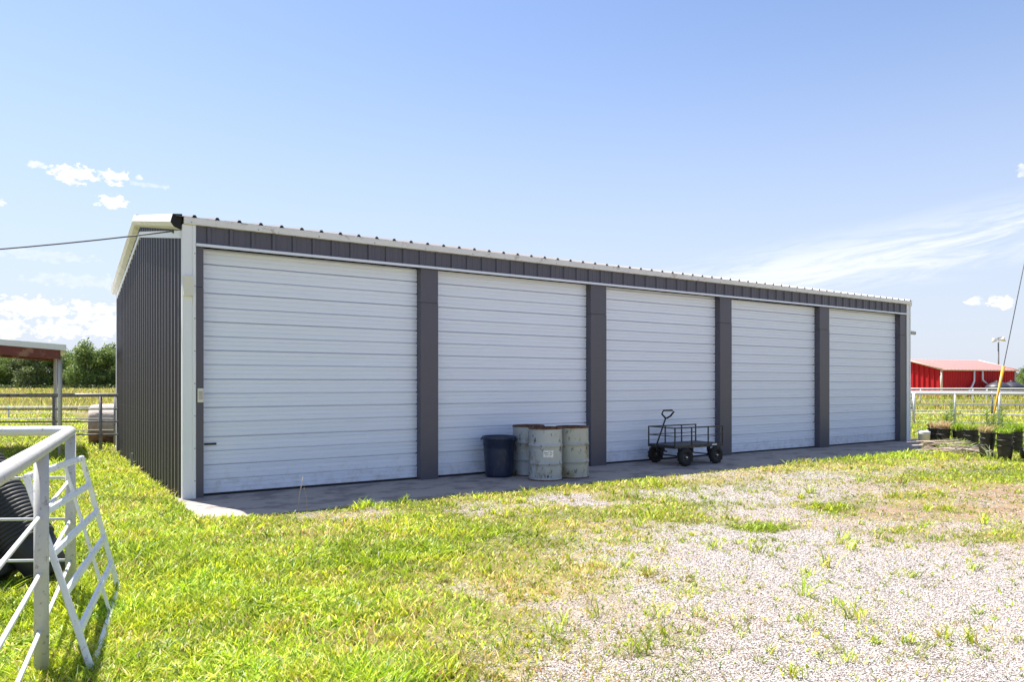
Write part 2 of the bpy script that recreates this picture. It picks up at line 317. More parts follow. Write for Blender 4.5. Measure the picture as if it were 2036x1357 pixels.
# the sheet passes below the slab and floor
inside = (fx > -.1) & (fx < 20.2) & (fy > -1.87) & (fy < 9.0)
gz = np.where(inside, -.06, gz-.012)
me = bpy.data.meshes.new('ground'); nx, ny = len(gx), len(gy)
idx = np.arange(nx*ny).reshape(ny, nx); q = np.stack([idx[:-1, :-1], idx[:-1, 1:], idx[1:, 1:], idx[1:, :-1]], -1).reshape(-1, 4)
def npmesh(me, V, F, sizes=None):
    me.vertices.add(len(V)); me.vertices.foreach_set('co', np.asarray(V, np.float32).ravel())
    if sizes is None: sizes = np.full(len(F), F.shape[1]); F = F.ravel()
    me.loops.add(len(F)); me.loops.foreach_set('vertex_index', np.asarray(F, np.int32))
    me.polygons.add(len(sizes)); st = np.concatenate([[0], np.cumsum(sizes)[:-1]])
    me.polygons.foreach_set('loop_start', st.astype(np.int32)); me.polygons.foreach_set('loop_total', sizes.astype(np.int32))
    me.update(calc_edges=True); me.validate()
def setcol(me, C, name='Col'):
    a = me.color_attributes.new(name, 'FLOAT_COLOR', 'POINT'); a.data.foreach_set('color', np.concatenate([C, np.ones((len(C), 1))], 1).astype(np.float32).ravel())
npmesh(me, np.stack([fx, fy, gz], 1), q); setcol(me, np.stack([k*np.where(c > .97, 1, .85), d, s], 1), 'Survey')
me.polygons.foreach_set('use_smooth', np.ones(len(q), bool))
def groundmat():
    m = bpy.data.materials.new('gravel_soil_and_turf'); m.use_nodes = True; t = m.node_tree; B = t.nodes['Principled BSDF']; B.inputs['Roughness'].default_value = .95; B.inputs['Specular IOR Level'].default_value = .15
    L = t.links; tc = t.nodes.new('ShaderNodeTexCoord').outputs['Object']
    def nz(sc, det=4, rg=.6):
        n = t.nodes.new('ShaderNodeTexNoise'); n.inputs['Scale'].default_value = sc; n.inputs['Detail'].default_value = det; n.inputs['Roughness'].default_value = rg; L.new(tc, n.inputs['Vector']); return n.outputs['Fac']
    def ramp(f, st):
        r = t.nodes.new('ShaderNodeValToRGB'); L.new(f, r.inputs[0]); e = r.color_ramp.elements
        while len(e) < len(st): e.new(.5)
        for i, (p, col) in enumerate(st): e[i].position = p; e[i].color = tuple(col)+(1,)
        return r.outputs[0]
    def mix(f, a, b):
        x = t.nodes.new('ShaderNodeMix'); x.data_type = 'RGBA'
        if isinstance(f, float): x.inputs[0].default_value = f
        else: L.new(f, x.inputs[0])
        for i, v in ((6, a), (7, b)):
            if isinstance(v, tuple): x.inputs[i].default_value = v+(1,)
            else: L.new(v, x.inputs[i])
        return x.outputs[2]
    v = t.nodes.new('ShaderNodeTexVoronoi'); v.inputs['Scale'].default_value = 85; L.new(tc, v.inputs['Vector'])
    sc = t.nodes.new('ShaderNodeSeparateColor'); L.new(v.outputs['Color'], sc.inputs[0])
    stone = ramp(sc.outputs[0], [(0, (.12,.10,.09)), (.25, (.33,.285,.265)), (.5, (.50,.45,.425)), (.85, (.66,.61,.585)), (1, (.34,.26,.21))])
    gap = t.nodes.new('ShaderNodeMapRange'); L.new(v.outputs['Distance'], gap.inputs['Value']); gap.inputs['From Min'].default_value = .45; gap.inputs['From Max'].default_value = .75
    gravel = mix(gap.outputs[0], stone, (.10,.085,.075))
    big = t.nodes.new('ShaderNodeMapRange'); L.new(nz(.7), big.inputs['Value']); big.inputs['From Min'].default_value = .45; big.inputs['From Max'].default_value = .75; big.inputs['To Max'].default_value = .6
    gravel = mix(big.outputs[0], gravel, (.33,.275,.24))
    soil = ramp(nz(5, 6), [(.3, (.16,.10,.06)), (.7, (.36,.25,.17))])
    turf = ramp(nz(9, 6, .7), [(.3, (.035,.035,.012)), (.5, (.085,.095,.02)), (.7, (.22,.20,.07))])
    straw = ramp(nz(6, 6, .7), [(.3, (.24,.19,.06)), (.7, (.42,.35,.13))])
    a = t.nodes.new('ShaderNodeAttribute'); a.attribute_name = 'Survey'; s3 = t.nodes.new('ShaderNodeSeparateColor'); L.new(a.outputs['Color'], s3.inputs[0])
    turf = mix(s3.outputs[1], turf, straw)
    base = mix(s3.outputs[2], gravel, soil)
    far = t.nodes.new('ShaderNodeMath'); far.operation = 'MULTIPLY_ADD'; L.new(nz(38, 4, .7), far.inputs[0]); far.inputs[1].default_value = 2.6; far.inputs[2].default_value = -1.3
    fm = t.nodes.new('ShaderNodeMath'); fm.operation = 'ADD'; fm.use_clamp = True; L.new(far.outputs[0], fm.inputs[0])
    f2 = t.nodes.new('ShaderNodeMath'); f2.operation = 'MULTIPLY_ADD'; L.new(s3.outputs[0], f2.inputs[0]); f2.inputs[1].default_value = 1.9; f2.inputs[2].default_value = -.45; L.new(f2.outputs[0], fm.inputs[1])
    base = mix(fm.outputs[0], base, turf)
    L.new(base, B.inputs['Base Color'])
    b = t.nodes.new('ShaderNodeBump'); b.inputs['Strength'].default_value = .9; b.inputs['Distance'].default_value = .008; b.invert = True; L.new(v.outputs['Distance'], b.inputs['Height']); L.new(b.outputs[0], B.inputs['Normal'])
    return m
me.materials.append(groundmat()); g = bpy.data.objects.new('ground', me); COL.objects.link(g); tag(g, kind='structure')

# concrete apron and floor
mb = MB(); mb.box((-.09, -1.86, -.15), (20.1, .2, .0)); ap = mb.build('concrete_apron', M['concrete'], bevel=.012); tag(ap, kind='structure')

# ------------------------------------------------------------------ scattered grass, weeds, stones (uncountable ground cover)
def scatter(rho0, y0, y1, p, umax=.86):
    """random ground points, thinning with distance; returns world x, y and distance"""
    n = int(rho0*2*umax*(y1**(2-p)-y0**(2-p))/(2-p)*4**p) if p != 2 else int(rho0*16*2*umax*math.log(y1/y0))
    r = rng.random(n); Y = (y0**(2-p)+r*(y1**(2-p)-y0**(2-p)))**(1/(2-p)) if p != 2 else y0*(y1/y0)**r
    X = (rng.random(n)*2-1)*umax*Y
    return ex+RGT.x*X+FWD.x*Y, ey+RGT.y*X+FWD.y*Y, Y
def free(x, y):
    return ~((x > -.12) & (x < 20.15) & (y > -1.9) & (y < 9.15))
def blades(name, x, y, z, h, w, lean, C, mt, curl=.5, parent=None):
    n = len(x); az = rng.random(n)*2*np.pi; la = rng.random(n)*2*np.pi
    wx, wy = np.cos(az), np.sin(az); lx, ly = np.cos(la), np.sin(la); V = np.zeros((n, 7, 3))
    for j, (t, ww, ids) in enumerate(((0, .7, (0, 1)), (.42, 1, (2, 3)), (.78, .6, (4, 5)), (1, 0, (6,)))):
        off = h*lean*(t*(1-curl)+curl*t*t*1.3); up = h*(t-curl*lean*.45*t*t)
        for s_, i in zip((-1, 1), ids) if len(ids) == 2 else ((0, 6),):
            V[:, i, 0] = x+lx*off+s_*wx*w*ww/2; V[:, i, 1] = y+ly*off+s_*wy*w*ww/2; V[:, i, 2] = z+up
    base = np.arange(n)[:, None]*7
    F = np.concatenate([base+np.array([0, 1, 3, 2]), base+np.array([2, 3, 5, 4]), base+np.array([4, 5, 6])], 1).ravel()
    sizes = np.tile([4, 4, 3], n); me = bpy.data.meshes.new(name); npmesh(me, V.reshape(-1, 3), F, sizes)
    setcol(me, np.repeat(C, 7, 0)); me.materials.append(mt); o = bpy.data.objects.new(name, me); COL.objects.link(o)
    if parent: o.parent = parent
    return o
GREENS = np.array([(.34,.46,.02),(.42,.52,.025),(.22,.34,.02),(.52,.57,.10),(.12,.21,.03),(.35,.48,.03)])
DRYS = np.array([(.56,.46,.19),(.46,.33,.15),(.64,.56,.30),(.42,.38,.08)])
def tint(n, dry, patch):
    g_ = GREENS[rng.integers(0, len(GREENS), n)]; s_ = DRYS[rng.integers(0, len(DRYS), n)]
    isdry = rng.random(n) < np.clip(dry*.8, 0, 1)
    C = np.where(isdry[:, None], s_, g_)*(.65+.7*patch)[:, None]
    C[:, 0] *= (.86+.3*fbm(patch*7, patch*3, 1., 5, 1)); return C*(.5+.95*rng.random((n, 1)))
# 1 yard grass
x, y, Y = scatter(6500, 3.0, 15, 1.35)
kk, c, d, s, _ = cover(x, y); n2 = fbm(x, y, 9, 77, 2)
keep = free(x, y) & (rng.random(len(x)) < np.clip(kk*(1-.75*s)*(.35+.65*(c > .9)+.3*(n2-.3)), .02+.10*np.clip((n2-.5)*6, 0, 1)*c, 1)) & ~((x > 0) & (y > 0))
x, y, Y, c, d, s = x[keep], y[keep], Y[keep], c[keep], d[keep], s[keep]; n = len(x)
tuft = fbm(x, y, 2.2, 8, 3); lush = np.clip((c-.75)*4, 0, 1)
h = (.022+.055*lush*(.3+tuft*1.2)+.028*np.clip(tuft-.35, 0, 1))*(.55+.9*rng.random(n)); w = (.0042+.0007*Y)*(.7+.9*rng.random(n))*(1+.6*(rng.random(n) < .15))
o = blades('yard_grass', x, y, hgt(x, y)-.012, h, w, .25+.9*rng.random(n), tint(n, d, fbm(x, y, 1.5, 15, 3)), M['grass']); tag(o, 'bright yellow green grass growing over the yard and between the gravel', 'grass', kind='stuff')
# 2 tufts: longer blades clustered
cx, cy, cY = scatter(13, 3.2, 17, 1.0); ck, cc_, cd, cs, _ = cover(cx, cy); keep = free(cx, cy) & (rng.random(len(cx)) < np.where(cc_ > .9, .6, .12+.75*cc_)) & ~((cx > 0) & (cy > 0)); cx, cy, cY, cd = cx[keep], cy[keep], cY[keep], cd[keep]
m_ = 22; x = np.repeat(cx, m_)+rng.normal(0, .035, len(cx)*m_); y = np.repeat(cy, m_)+rng.normal(0, .035, len(cx)*m_); Yt = np.repeat(cY, m_); sz = np.repeat(.5+rng.random(len(cx))**2*.9, m_)
keep = free(x, y); x, y, Yt, sz, dd = x[keep], y[keep], Yt[keep], sz[keep], np.repeat(cd, m_)[keep]; n = len(x)
o = blades('grass_tufts', x, y, hgt(x, y)-.012, .13*sz*(.5+.7*rng.random(n)), (.005+.0007*Yt)*(.7+.6*rng.random(n)), .3+.7*rng.random(n), tint(n, dd*.7, fbm(x, y, 1.5, 15, 3)), M['grass'], .7); tag(o, 'longer tufts of coarse grass scattered over the yard', 'grass', kind='stuff')
# 2b small sprigs coming up through the gravel
cx, cy, cY = scatter(150, 3.0, 17, 1.3); ck, cc_, cd, cs, _ = cover(cx, cy); q3_ = fbm(cx, cy, 1.7, 71, 3)
keep = free(cx, cy) & (cc_ < .96) & (rng.random(len(cx)) < np.clip(cc_*1.5*(q3_*2.2-.35), .03, 1)); cx, cy, cY, cd = cx[keep], cy[keep], cY[keep], cd[keep]
m_ = 9; x = np.repeat(cx, m_)+rng.normal(0, .018, len(cx)*m_); y = np.repeat(cy, m_)+rng.normal(0, .018, len(cx)*m_); Yt = np.repeat(cY, m_); sz = np.repeat(.5+rng.random(len(cx)), m_)
keep = free(x, y); x, y, Yt, sz, dd = x[keep], y[keep], Yt[keep], sz[keep], np.repeat(cd, m_)[keep]; n = len(x)
o = blades('sprigs', x, y, hgt(x, y)-.012, .045*sz*(.5+.8*rng.random(n)), (.0035+.0006*Yt)*(.7+.6*rng.random(n)), .5+.9*rng.random(n), tint(n, np.clip(dd*1.1, 0, 1), fbm(x, y, 1.5, 15, 3))*.72, M['grass'], .6); tag(o, 'small sprigs of grass and weeds coming up through the gravel', 'grass', kind='stuff')
# 3 broad-leaved ground weeds on the left lawn
x, y, Y = scatter(420, 3.0, 9, 1.2); kk, c, d, s, _ = cover(x, y); keep = free(x, y) & (c > .95) & (fbm(x, y, .9, 33, 3) > .45) & ~((x > 0) & (y > 0)); x, y, Y = x[keep], y[keep], Y[keep]
x = np.repeat(x, 4)+rng.normal(0, .012, len(x)*4); y = np.repeat(y, 4)+rng.normal(0, .012, len(y)*4); n = len(x)
o = blades('broadleaf_weeds', x, y, hgt(x, y)+.0, .05*(.6+.8*rng.random(n)), .018*(.6+.7*rng.random(n)), .9+.8*rng.random(n), GREENS[rng.integers(0, 6, n)]*(.7+.7*rng.random((n, 1))), M['grass'], .5); tag(o, 'low broad leaved weeds mixed through the lawn by the pipe fence', 'weeds', kind='stuff')
# 4 lawn beyond the shed corners
x, y, Y = scatter(2300, 9, 48, 1.75); kk, c, d, s, _ = cover(x, y)
keep = free(x, y) & ((Y > 15) | (x < 0) | (y > 0)) & ~((x > 0) & (x < 20) & (y > 0) & (y < 60) & (rng.random(len(x)) < .98)); x, y, Y, d = x[keep], y[keep], Y[keep], d[keep]; n = len(x)
h = (.07+.05*fbm(x, y, 1.5, 8, 2)+np.clip((Y-26)/16, 0, 1)*.14)*(.6+.8*rng.random(n)); w = (.003+.0009*Y)*(.7+.6*rng.random(n))
o = blades('lawn_grass', x, y, hgt(x, y)-.01, h, w, .3+.7*rng.random(n), tint(n, np.clip(.12+(Y-22)/45, 0, .6), fbm(x, y, .8, 15, 3)), M['grass']); tag(o, 'green lawn grass around the shed and fences', 'grass', kind='stuff')
# 5 uncut golden field
x, y, Y = scatter(1700, 40, 330, 1.95, .95); n = len(x); gold = fbm(x, y, .03, 42, 3)
h = (.30+.25*rng.random(n))*(1+.3*gold); w = .0009*Y*(.7+.6*rng.random(n))
o = blades('field_grass', x, y, np.full(n, -.02), h, w, .2+.4*rng.random(n), tint(n, .45+.9*gold, np.clip(fbm(x, y, .12, 43, 3), 0, 1))*np.array([.68,.75,.62]), M['grass'], .4); tag(o, 'tall golden and green uncut grass in the fields behind the fences', 'grass', kind='stuff')
# 6 loose stones
x, y, Y = scatter(9000, 3.0, 16, 1.5); kk, c, d, s, _ = cover(x, y); keep = free(x, y) & (rng.random(len(x)) < (1-kk)*(1-.6*s)+.02) & (c < .97); x, y, Y = x[keep], y[keep], Y[keep]; n = len(x)
r = (.0021+.00038*Y)*(.6+rng.random(n)**2*1.4); B6 = np.array([(1,0,0),(0,1,0),(-1,0,0),(0,-1,0),(0,0,.7),(0,0,-.7)], float); a = rng.random(n)*6.28
V = B6[None]*(.65+.6*rng.random((n, 6, 1))); ca, sa_ = np.cos(a)[:, None], np.sin(a)[:, None]
V = np.stack([V[..., 0]*ca-V[..., 1]*sa_, V[..., 0]*sa_+V[..., 1]*ca, V[..., 2]], -1)*r[:, None, None]+np.stack([x, y, hgt(x, y)-.012+r*.3], 1)[:, None]
T6 = np.array([(0,1,4),(1,2,4),(2,3,4),(3,0,4),(1,0,5),(2,1,5),(3,2,5),(0,3,5)]); F = (np.arange(n)[:, None, None]*6+T6[None]).reshape(-1, 3)
me = bpy.data.meshes.new('gravel_stones'); npmesh(me, V.reshape(-1, 3), F)
SC = np.array([(.61,.565,.54),(.50,.455,.43),(.70,.66,.635),(.37,.325,.295),(.45,.385,.34),(.14,.12,.11)])[rng.integers(0, 6, n)]*(.85+.3*rng.random((n, 1))); setcol(me, np.repeat(SC, 6, 0))
sm = bpy.data.materials.new('pale_limestone_chips'); sm.use_nodes = True; at = sm.node_tree.nodes.new('ShaderNodeAttribute'); at.attribute_name = 'Col'; sm.node_tree.links.new(at.outputs['Color'], sm.node_tree.nodes['Principled BSDF'].inputs['Base Color']); sm.node_tree.nodes['Principled BSDF'].inputs['Roughness'].default_value = .9
me.materials.append(sm); o = bpy.data.objects.new('gravel_stones', me); COL.objects.link(o); tag(o, 'loose pale limestone gravel spread over the yard', 'gravel', kind='stuff')

# ------------------------------------------------------------------ the long shed
LEN, DEP, EAVE, RIDGE = 19.10, 9.10, 3.87, 4.66
def rib_profile(a, b, pitch=.305, major=.032, base=.062, top=.026, minor=.004, off=.14, skip_first=False):
    """(position, height) list of a ribbed steel sheet from a to b"""
    P = [(a, 0)]; p = a+off
    while p < b-.05:
        P += [(p-base/2, 0), (p-top/2, major), (p+top/2, major), (p+base/2, 0)]
        if p+pitch < b-.04 and minor:
            for qn in (p+pitch*.34, p+pitch*.66): P += [(qn-.012, 0), (qn-.006, minor), (qn+.006, minor), (qn+.012, 0)]
        p += pitch
    P.append((b, 0)); return P
barn = thing('storage_shed', 'long white and charcoal steel storage shed with five large overhead doors', 'shed')
def gable_z(y): return EAVE-.02+(RIDGE-EAVE)*(1-abs(y-DEP/2)/(DEP/2))
# left gable wall, ribs out towards -x
P = rib_profile(.0, DEP, base=.095, top=.022, major=.036); mb = MB(); vs = []
for (t, hh) in P: vs += [(-hh-.002, t, -.03), (-hh-.002, t, gable_z(t))]
mb.add(vs, [(2*i, 2*i+1, 2*i+3, 2*i+2) for i in range(len(P)-1)])
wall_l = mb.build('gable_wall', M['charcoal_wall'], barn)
M['crest'] = mat('painted_light_rib_crests', (.40,.375,.39), .45, var=.25, vscale=3, stretch=(1,1,.3)); wall_l.data.materials.append(M['crest'])  # crests coloured pale to imitate light catching the ribs
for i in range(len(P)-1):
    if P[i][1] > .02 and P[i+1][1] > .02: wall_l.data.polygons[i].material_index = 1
# screws in rows
mb = MB(); p = .14
while p < DEP-.05:
    for zz in (.09, .62, 1.15, 1.69, 2.22, 2.75, 3.28, 3.75):
        zz += (p-4.5)*.0
        mb.lathe([(.0, .0), (.0065, .0), (.006, .005), (.0, .006)], 6, Matrix.Translation((-.034, p, zz)) @ Matrix.Rotation(R(-90), 4, 'Y'))
    p += .305
tag(mb.build('screw_rows', M['lamp_grey'], wall_l), kind='stuff')
# right gable and back walls
mb = MB(); vs = []
for (t, hh) in P: vs += [(LEN+hh, t, -.03), (LEN+hh, t, gable_z(t))]
mb.add(vs, [(2*i+2, 2*i+3, 2*i+1, 2*i) for i in range(len(P)-1)]); mb.build('gable_wall', M['charcoal_wall'], barn)
mb = MB(); vs = []
for (t, hh) in rib_profile(.0, LEN): vs += [(t, DEP+hh, -.03), (t, DEP+hh, EAVE-.02)]
mb.add(vs, [(2*i+2, 2*i+3, 2*i+1, 2*i) for i in range(len(vs)//2-1)]); mb.build('back_wall', M['charcoal_wall'], barn)
# roof: two ribbed slopes
RP = rib_profile(-.10, LEN+.10, minor=0, major=.034, base=.07, top=.03, off=.14+.10)
for ya, yb, za, zb, nm in ((-.09, DEP/2, EAVE+.105, RIDGE+.17, 1), (DEP+.09, DEP/2, EAVE+.105, RIDGE+.17, -1)):
    mb = MB(); vs = []
    for (t, hh) in RP: vs += [(t, ya, za+hh), (t, yb, zb+hh), (t, ya, za+hh-.004), (t, yb, zb+hh-.004)]
    fs = []
    for i in range(len(RP)-1):
        a4 = 4*i; fs += [(a4, a4+4, a4+5, a4+1), (a4+2, a4+3, a4+7, a4+6), (a4, a4+2, a4+6, a4+4)]
    mb.add(vs, fs); mb.build('roof_slope', M['roof'], barn)
mb = MB(); mb.ext([(-.12, DEP/2-.2, RIDGE+.185), (-.12, DEP/2, RIDGE+.22), (-.12, DEP/2+.2, RIDGE+.185), (-.12, DEP/2, RIDGE+.205)], (LEN+.24, 0, 0)); mb.build('ridge_cap', M['cream_trim'], barn)
# header band over the doors
mb = MB(); vs = []
HP = rib_profile(.17, LEN-.15, minor=.004, major=.028, base=.075, top=.045, off=.17)
for (t, hh) in HP: vs += [(t, -.03-hh, 3.615), (t, -.03-hh, EAVE+.005)]
mb.add(vs, [(2*i, 2*i+2, 2*i+3, 2*i+1) for i in range(len(HP)-1)]); mb.build('header_panel', M['charcoal'], barn)
mb = MB(); mb.box((.165, -.075, 3.585), (LEN-.15, -.005, 3.612)); mb.ext([(.165, -.095, 3.575), (.165, -.078, 3.575), (.165, -.078, 3.615), (.165, -.086, 3.615)], (LEN-.315, 0, 0)); mb.build('drip_strip', M['white_trim'], barn)
# eave fascia in lengths with lapped joints
mb = MB()
xs = [.005, 3.1, 6.15, 9.2, 12.25, 15.3, LEN+.0]
for i in range(6): mb.box((xs[i], -.095-.003*(i % 2), EAVE-.002+.006), (xs[i+1]+.02, -.028, EAVE+.100))
mb.build('eave_fascia', M['cream_trim'], barn, bevel=.004)
# corner trims
for (x0, x1) in ((-.012, .165), (LEN-.15, LEN+.045)):
    mb = MB(); mb.ext([(x0, -.05, -.02), (x0+.13, -.05, -.02), (x0+.135, -.07, -.02), (x0+.165, -.07, -.02), (x0+.17, -.05, -.02), (x1, -.05, -.02), (x1, .06, -.02), (x0, .06, -.02)], (0, 0, EAVE+.02)); o = mb.build('corner_trim', M['white_trim'], barn)
    flip_out(o)
mb = MB(); mb.box((-.045, DEP-.07, -.02), (.06, DEP+.045, EAVE)); mb.build('corner_trim', M['white_trim'], barn)
mb = MB(); mb.box((LEN-.06, DEP-.07, -.02), (LEN+.045, DEP+.045, EAVE)); mb.build('corner_trim', M['white_trim'], barn)
# rake trims: a boxed gutter-like profile following each gable
for sx, x0 in ((-1, 0), (1, LEN)):
    for (ya, yb) in ((-.03, DEP/2), (DEP+.085, DEP/2)):
        za, zb = EAVE+.02, RIDGE+.09
        pr = [(0, -.10), (.09, -.065), (.135, .0), (.105, .115), (0, .125), (-.02, .125)]
        vs = []
        for (yy, zz) in ((ya, za), (yb, zb)):
            for (o_, u_) in pr: vs.append((x0+sx*(.03+o_), yy, zz+u_))
        n = len(pr); fs = [(i, (i+1) % n, n+(i+1) % n, n+i) for i in range(n)]+[tuple(range(n)), tuple(range(n, 2*n))]
        mb = MB(); mb.add(vs, fs); o = mb.build('rake_trim', M['cream_trim'], barn)
        if sx < 0 and ya < 1: o.data.materials.append(M['dark_gap']); o.data.polygons[len(fs)-2].material_index = 1  # front end face coloured black as the shade inside an open trim
        flip_out(o)
# screw strip under the front rake
mb = MB(); 
for (ya, yb) in ((.02, DEP/2), (DEP-.02, DEP/2)):
    mb.ext([(-.040, ya, EAVE-.19), (-.002, ya, EAVE-.19), (-.002, ya, EAVE-.08), (-.040, ya, EAVE-.08)], (0, yb-ya, RIDGE-EAVE-.02))
mb.build('gable_angle_trim', M['white_trim'], barn)
def screws(pts, name='screw_heads'):
    mb = MB()
    for p in pts: mb.lathe([(.0, .006), (.007, .005), (.009, .0)], 6, Matrix.Translation(p) @ Matrix.Rotation(R(90), 4, 'X'))
    return mb.build(name, M['grey_pipe'], barn)
tag(screws([(.148, -.071, .25+.46*k_) for k_ in range(8)]+[(LEN-.02, -.051, .25+.46*k_) for k_ in range(8)]+[(.33+.61*k_, -.034, 3.66) for k_ in range(31)]+[(.1+.915*k_, -.099, EAVE+.03) for k_ in range(21)]), kind='stuff')
# posts between the doors and jambs at the ends
DOORS = [(.27, 3.70), (4.03, 7.40), (7.80, 11.15), (11.54, 14.87), (15.28, 18.63)]
edges = [(.165, .27)]+[(DOORS[i][1], DOORS[i+1][0]) for i in range(4)]+[(18.63, LEN-.15)]
for i, (a, b) in enumerate(edges):
    mb = MB(); mb.box((a, -.035, -.015), (b, .22, 3.0)); mb.box((a+.001, -.031, 3.004), (b-.001, .22, 3.584)); o = mb.build('door_post', M['charcoal'], barn, bevel=.004)
# doors: horizontal ribbed curtain, 17 courses
def door(a, b, i):
    rr = random.Random(40+i); PR = []; z = .035; top = 3.584; k = 0; dep = .115
    while z < top-.02:
        p_ = .2085*(1+rr.uniform(-.03, .03)); deep = .048 if k % 2 else .036; tz = min(z+p_, top)
        PR += [(dep, z)]
        for q in (.32, .62):
            zz = z+p_*q
            if zz < tz-.03: PR += [(dep, zz-.006), (dep+.010, zz-.004), (dep+.010, zz+.003), (dep, zz+.005)]
        if tz >= z+p_-.001: PR += [(dep-.005, tz-.034), (dep-.004, tz-.021), (dep+deep, tz-.019), (dep+deep, tz-.004), (dep, tz-.0005)]
        else: PR += [(dep, tz)]
        z = tz; k += 1
    mb = MB(); vs = []
    xs_ = np.linspace(a+.002, b-.002, 7)
    for (yy, zz) in PR:
        for j, xx in enumerate(xs_): vs.append((xx, yy+rr.uniform(-.0016, .0016), zz+rr.uniform(-.0015, .0015)*(0 < zz < 3.5)))
    n = len(xs_); mb.add(vs, [(r_*n+j, r_*n+j+1, (r_+1)*n+j+1, (r_+1)*n+j) for r_ in range(len(PR)-1) for j in range(n-1)])
    d_ = mb.build('garage_door', M['white_door'], barn)
    MB().box((a+.002, dep-.002, .0), (b-.002, dep+.04, .036)).build('bottom_seal', M['dark_gap'], d_)
    return d_
def mud(m):
    t = m.node_tree; B = t.nodes['Principled BSDF']; tc = t.nodes.new('ShaderNodeTexCoord'); sp = t.nodes.new('ShaderNodeSeparateXYZ'); t.links.new(tc.outputs['Object'], sp.inputs[0])
    n = t.nodes.new('ShaderNodeTexNoise'); n.inputs['Scale'].default_value = 7; n.inputs['Detail'].default_value = 8; n.inputs['Roughness'].default_value = .7; t.links.new(tc.outputs['Object'], n.inputs['Vector'])
    a = t.nodes.new('ShaderNodeMath'); a.operation = 'MULTIPLY_ADD'; t.links.new(sp.outputs[2], a.inputs[0]); a.inputs[1].default_value = -.55; t.links.new(n.outputs['Fac'], a.inputs[2])
    r = t.nodes.new('ShaderNodeMapRange'); t.links.new(a.outputs[0], r.inputs['Value']); r.inputs['From Min'].default_value = .36; r.inputs['From Max'].default_value = .62; r.inputs['To Max'].default_value = .5
    x = t.nodes.new('ShaderNodeMix'); x.data_type = 'RGBA'; t.links.new(r.outputs[0], x.inputs[0]); t.links.new(B.inputs['Base Color'].links[0].from_socket, x.inputs[6]); x.inputs[7].default_value = (.47,.44,.41,1); t.links.new(x.outputs[2], B.inputs['Base Color'])
mud(M['white_door'])
drs = [door(a, b, i) for i, (a, b) in enumerate(DOORS)]
drs[0]['label'] = 'leftmost large white ribbed door with a small black handle'
h0 = MB(); h0.box((.30, .095, .735), (.47, .116, .765)); h0.box((.335, .086, .742), (.42, .096, .758)); h0.build('handle', M['black_metal'], drs[0], bevel=.003)
# dark inside so nothing shows through gaps
MB().box((.05, .25, .0), (LEN-.05, .27, 3.8)).build('inner_wall', M['dark_gap'], barn)
# cable box, keypad, camera, fixed to the shed
MB().box((-.005, -.115, 2.86), (.115, -.051, 3.14)).box((-.009, -.119, 3.10), (.119, -.114, 3.145)).build('junction_box', M['box_plastic'], barn, bevel=.006)
kp = MB().box((.185, -.075, 1.36), (.262, -.036, 1.56)).build('keypad_box', M['box_plastic'], barn, bevel=.006)
MB().box((.196, -.079, 1.40), (.250, -.0755, 1.52)).build('keypad_cover', M['grey_wood'], kp)
cmb = MB(); cmb.tube([(LEN+.045, -.02, 3.07), (LEN+.12, -.05, 3.07)], .025, 10); cmb.tube([(LEN+.10, .02, 3.09), (LEN+.13, -.14, 3.06)], .05, 12); cb = cmb.build('security_camera', M['lamp_grey'], barn)
MB().lathe([(.0, .001), (.034, .0)], 12, Matrix.Translation((LEN+.1305, -.142, 3.06)) @ Matrix.Rotation(R(90), 4, 'X')).build('lens', M['black_metal'], cb)

# stake by the gable wall
st = MB(); st.box((-.20, 4.45, -.05), (-.155, 4.47, .30)); o = st.build('metal_stake', M['grey_pipe'], bevel=.004); tag(o, 'short grey metal stake in the grass beside the dark gable wall', 'stake')

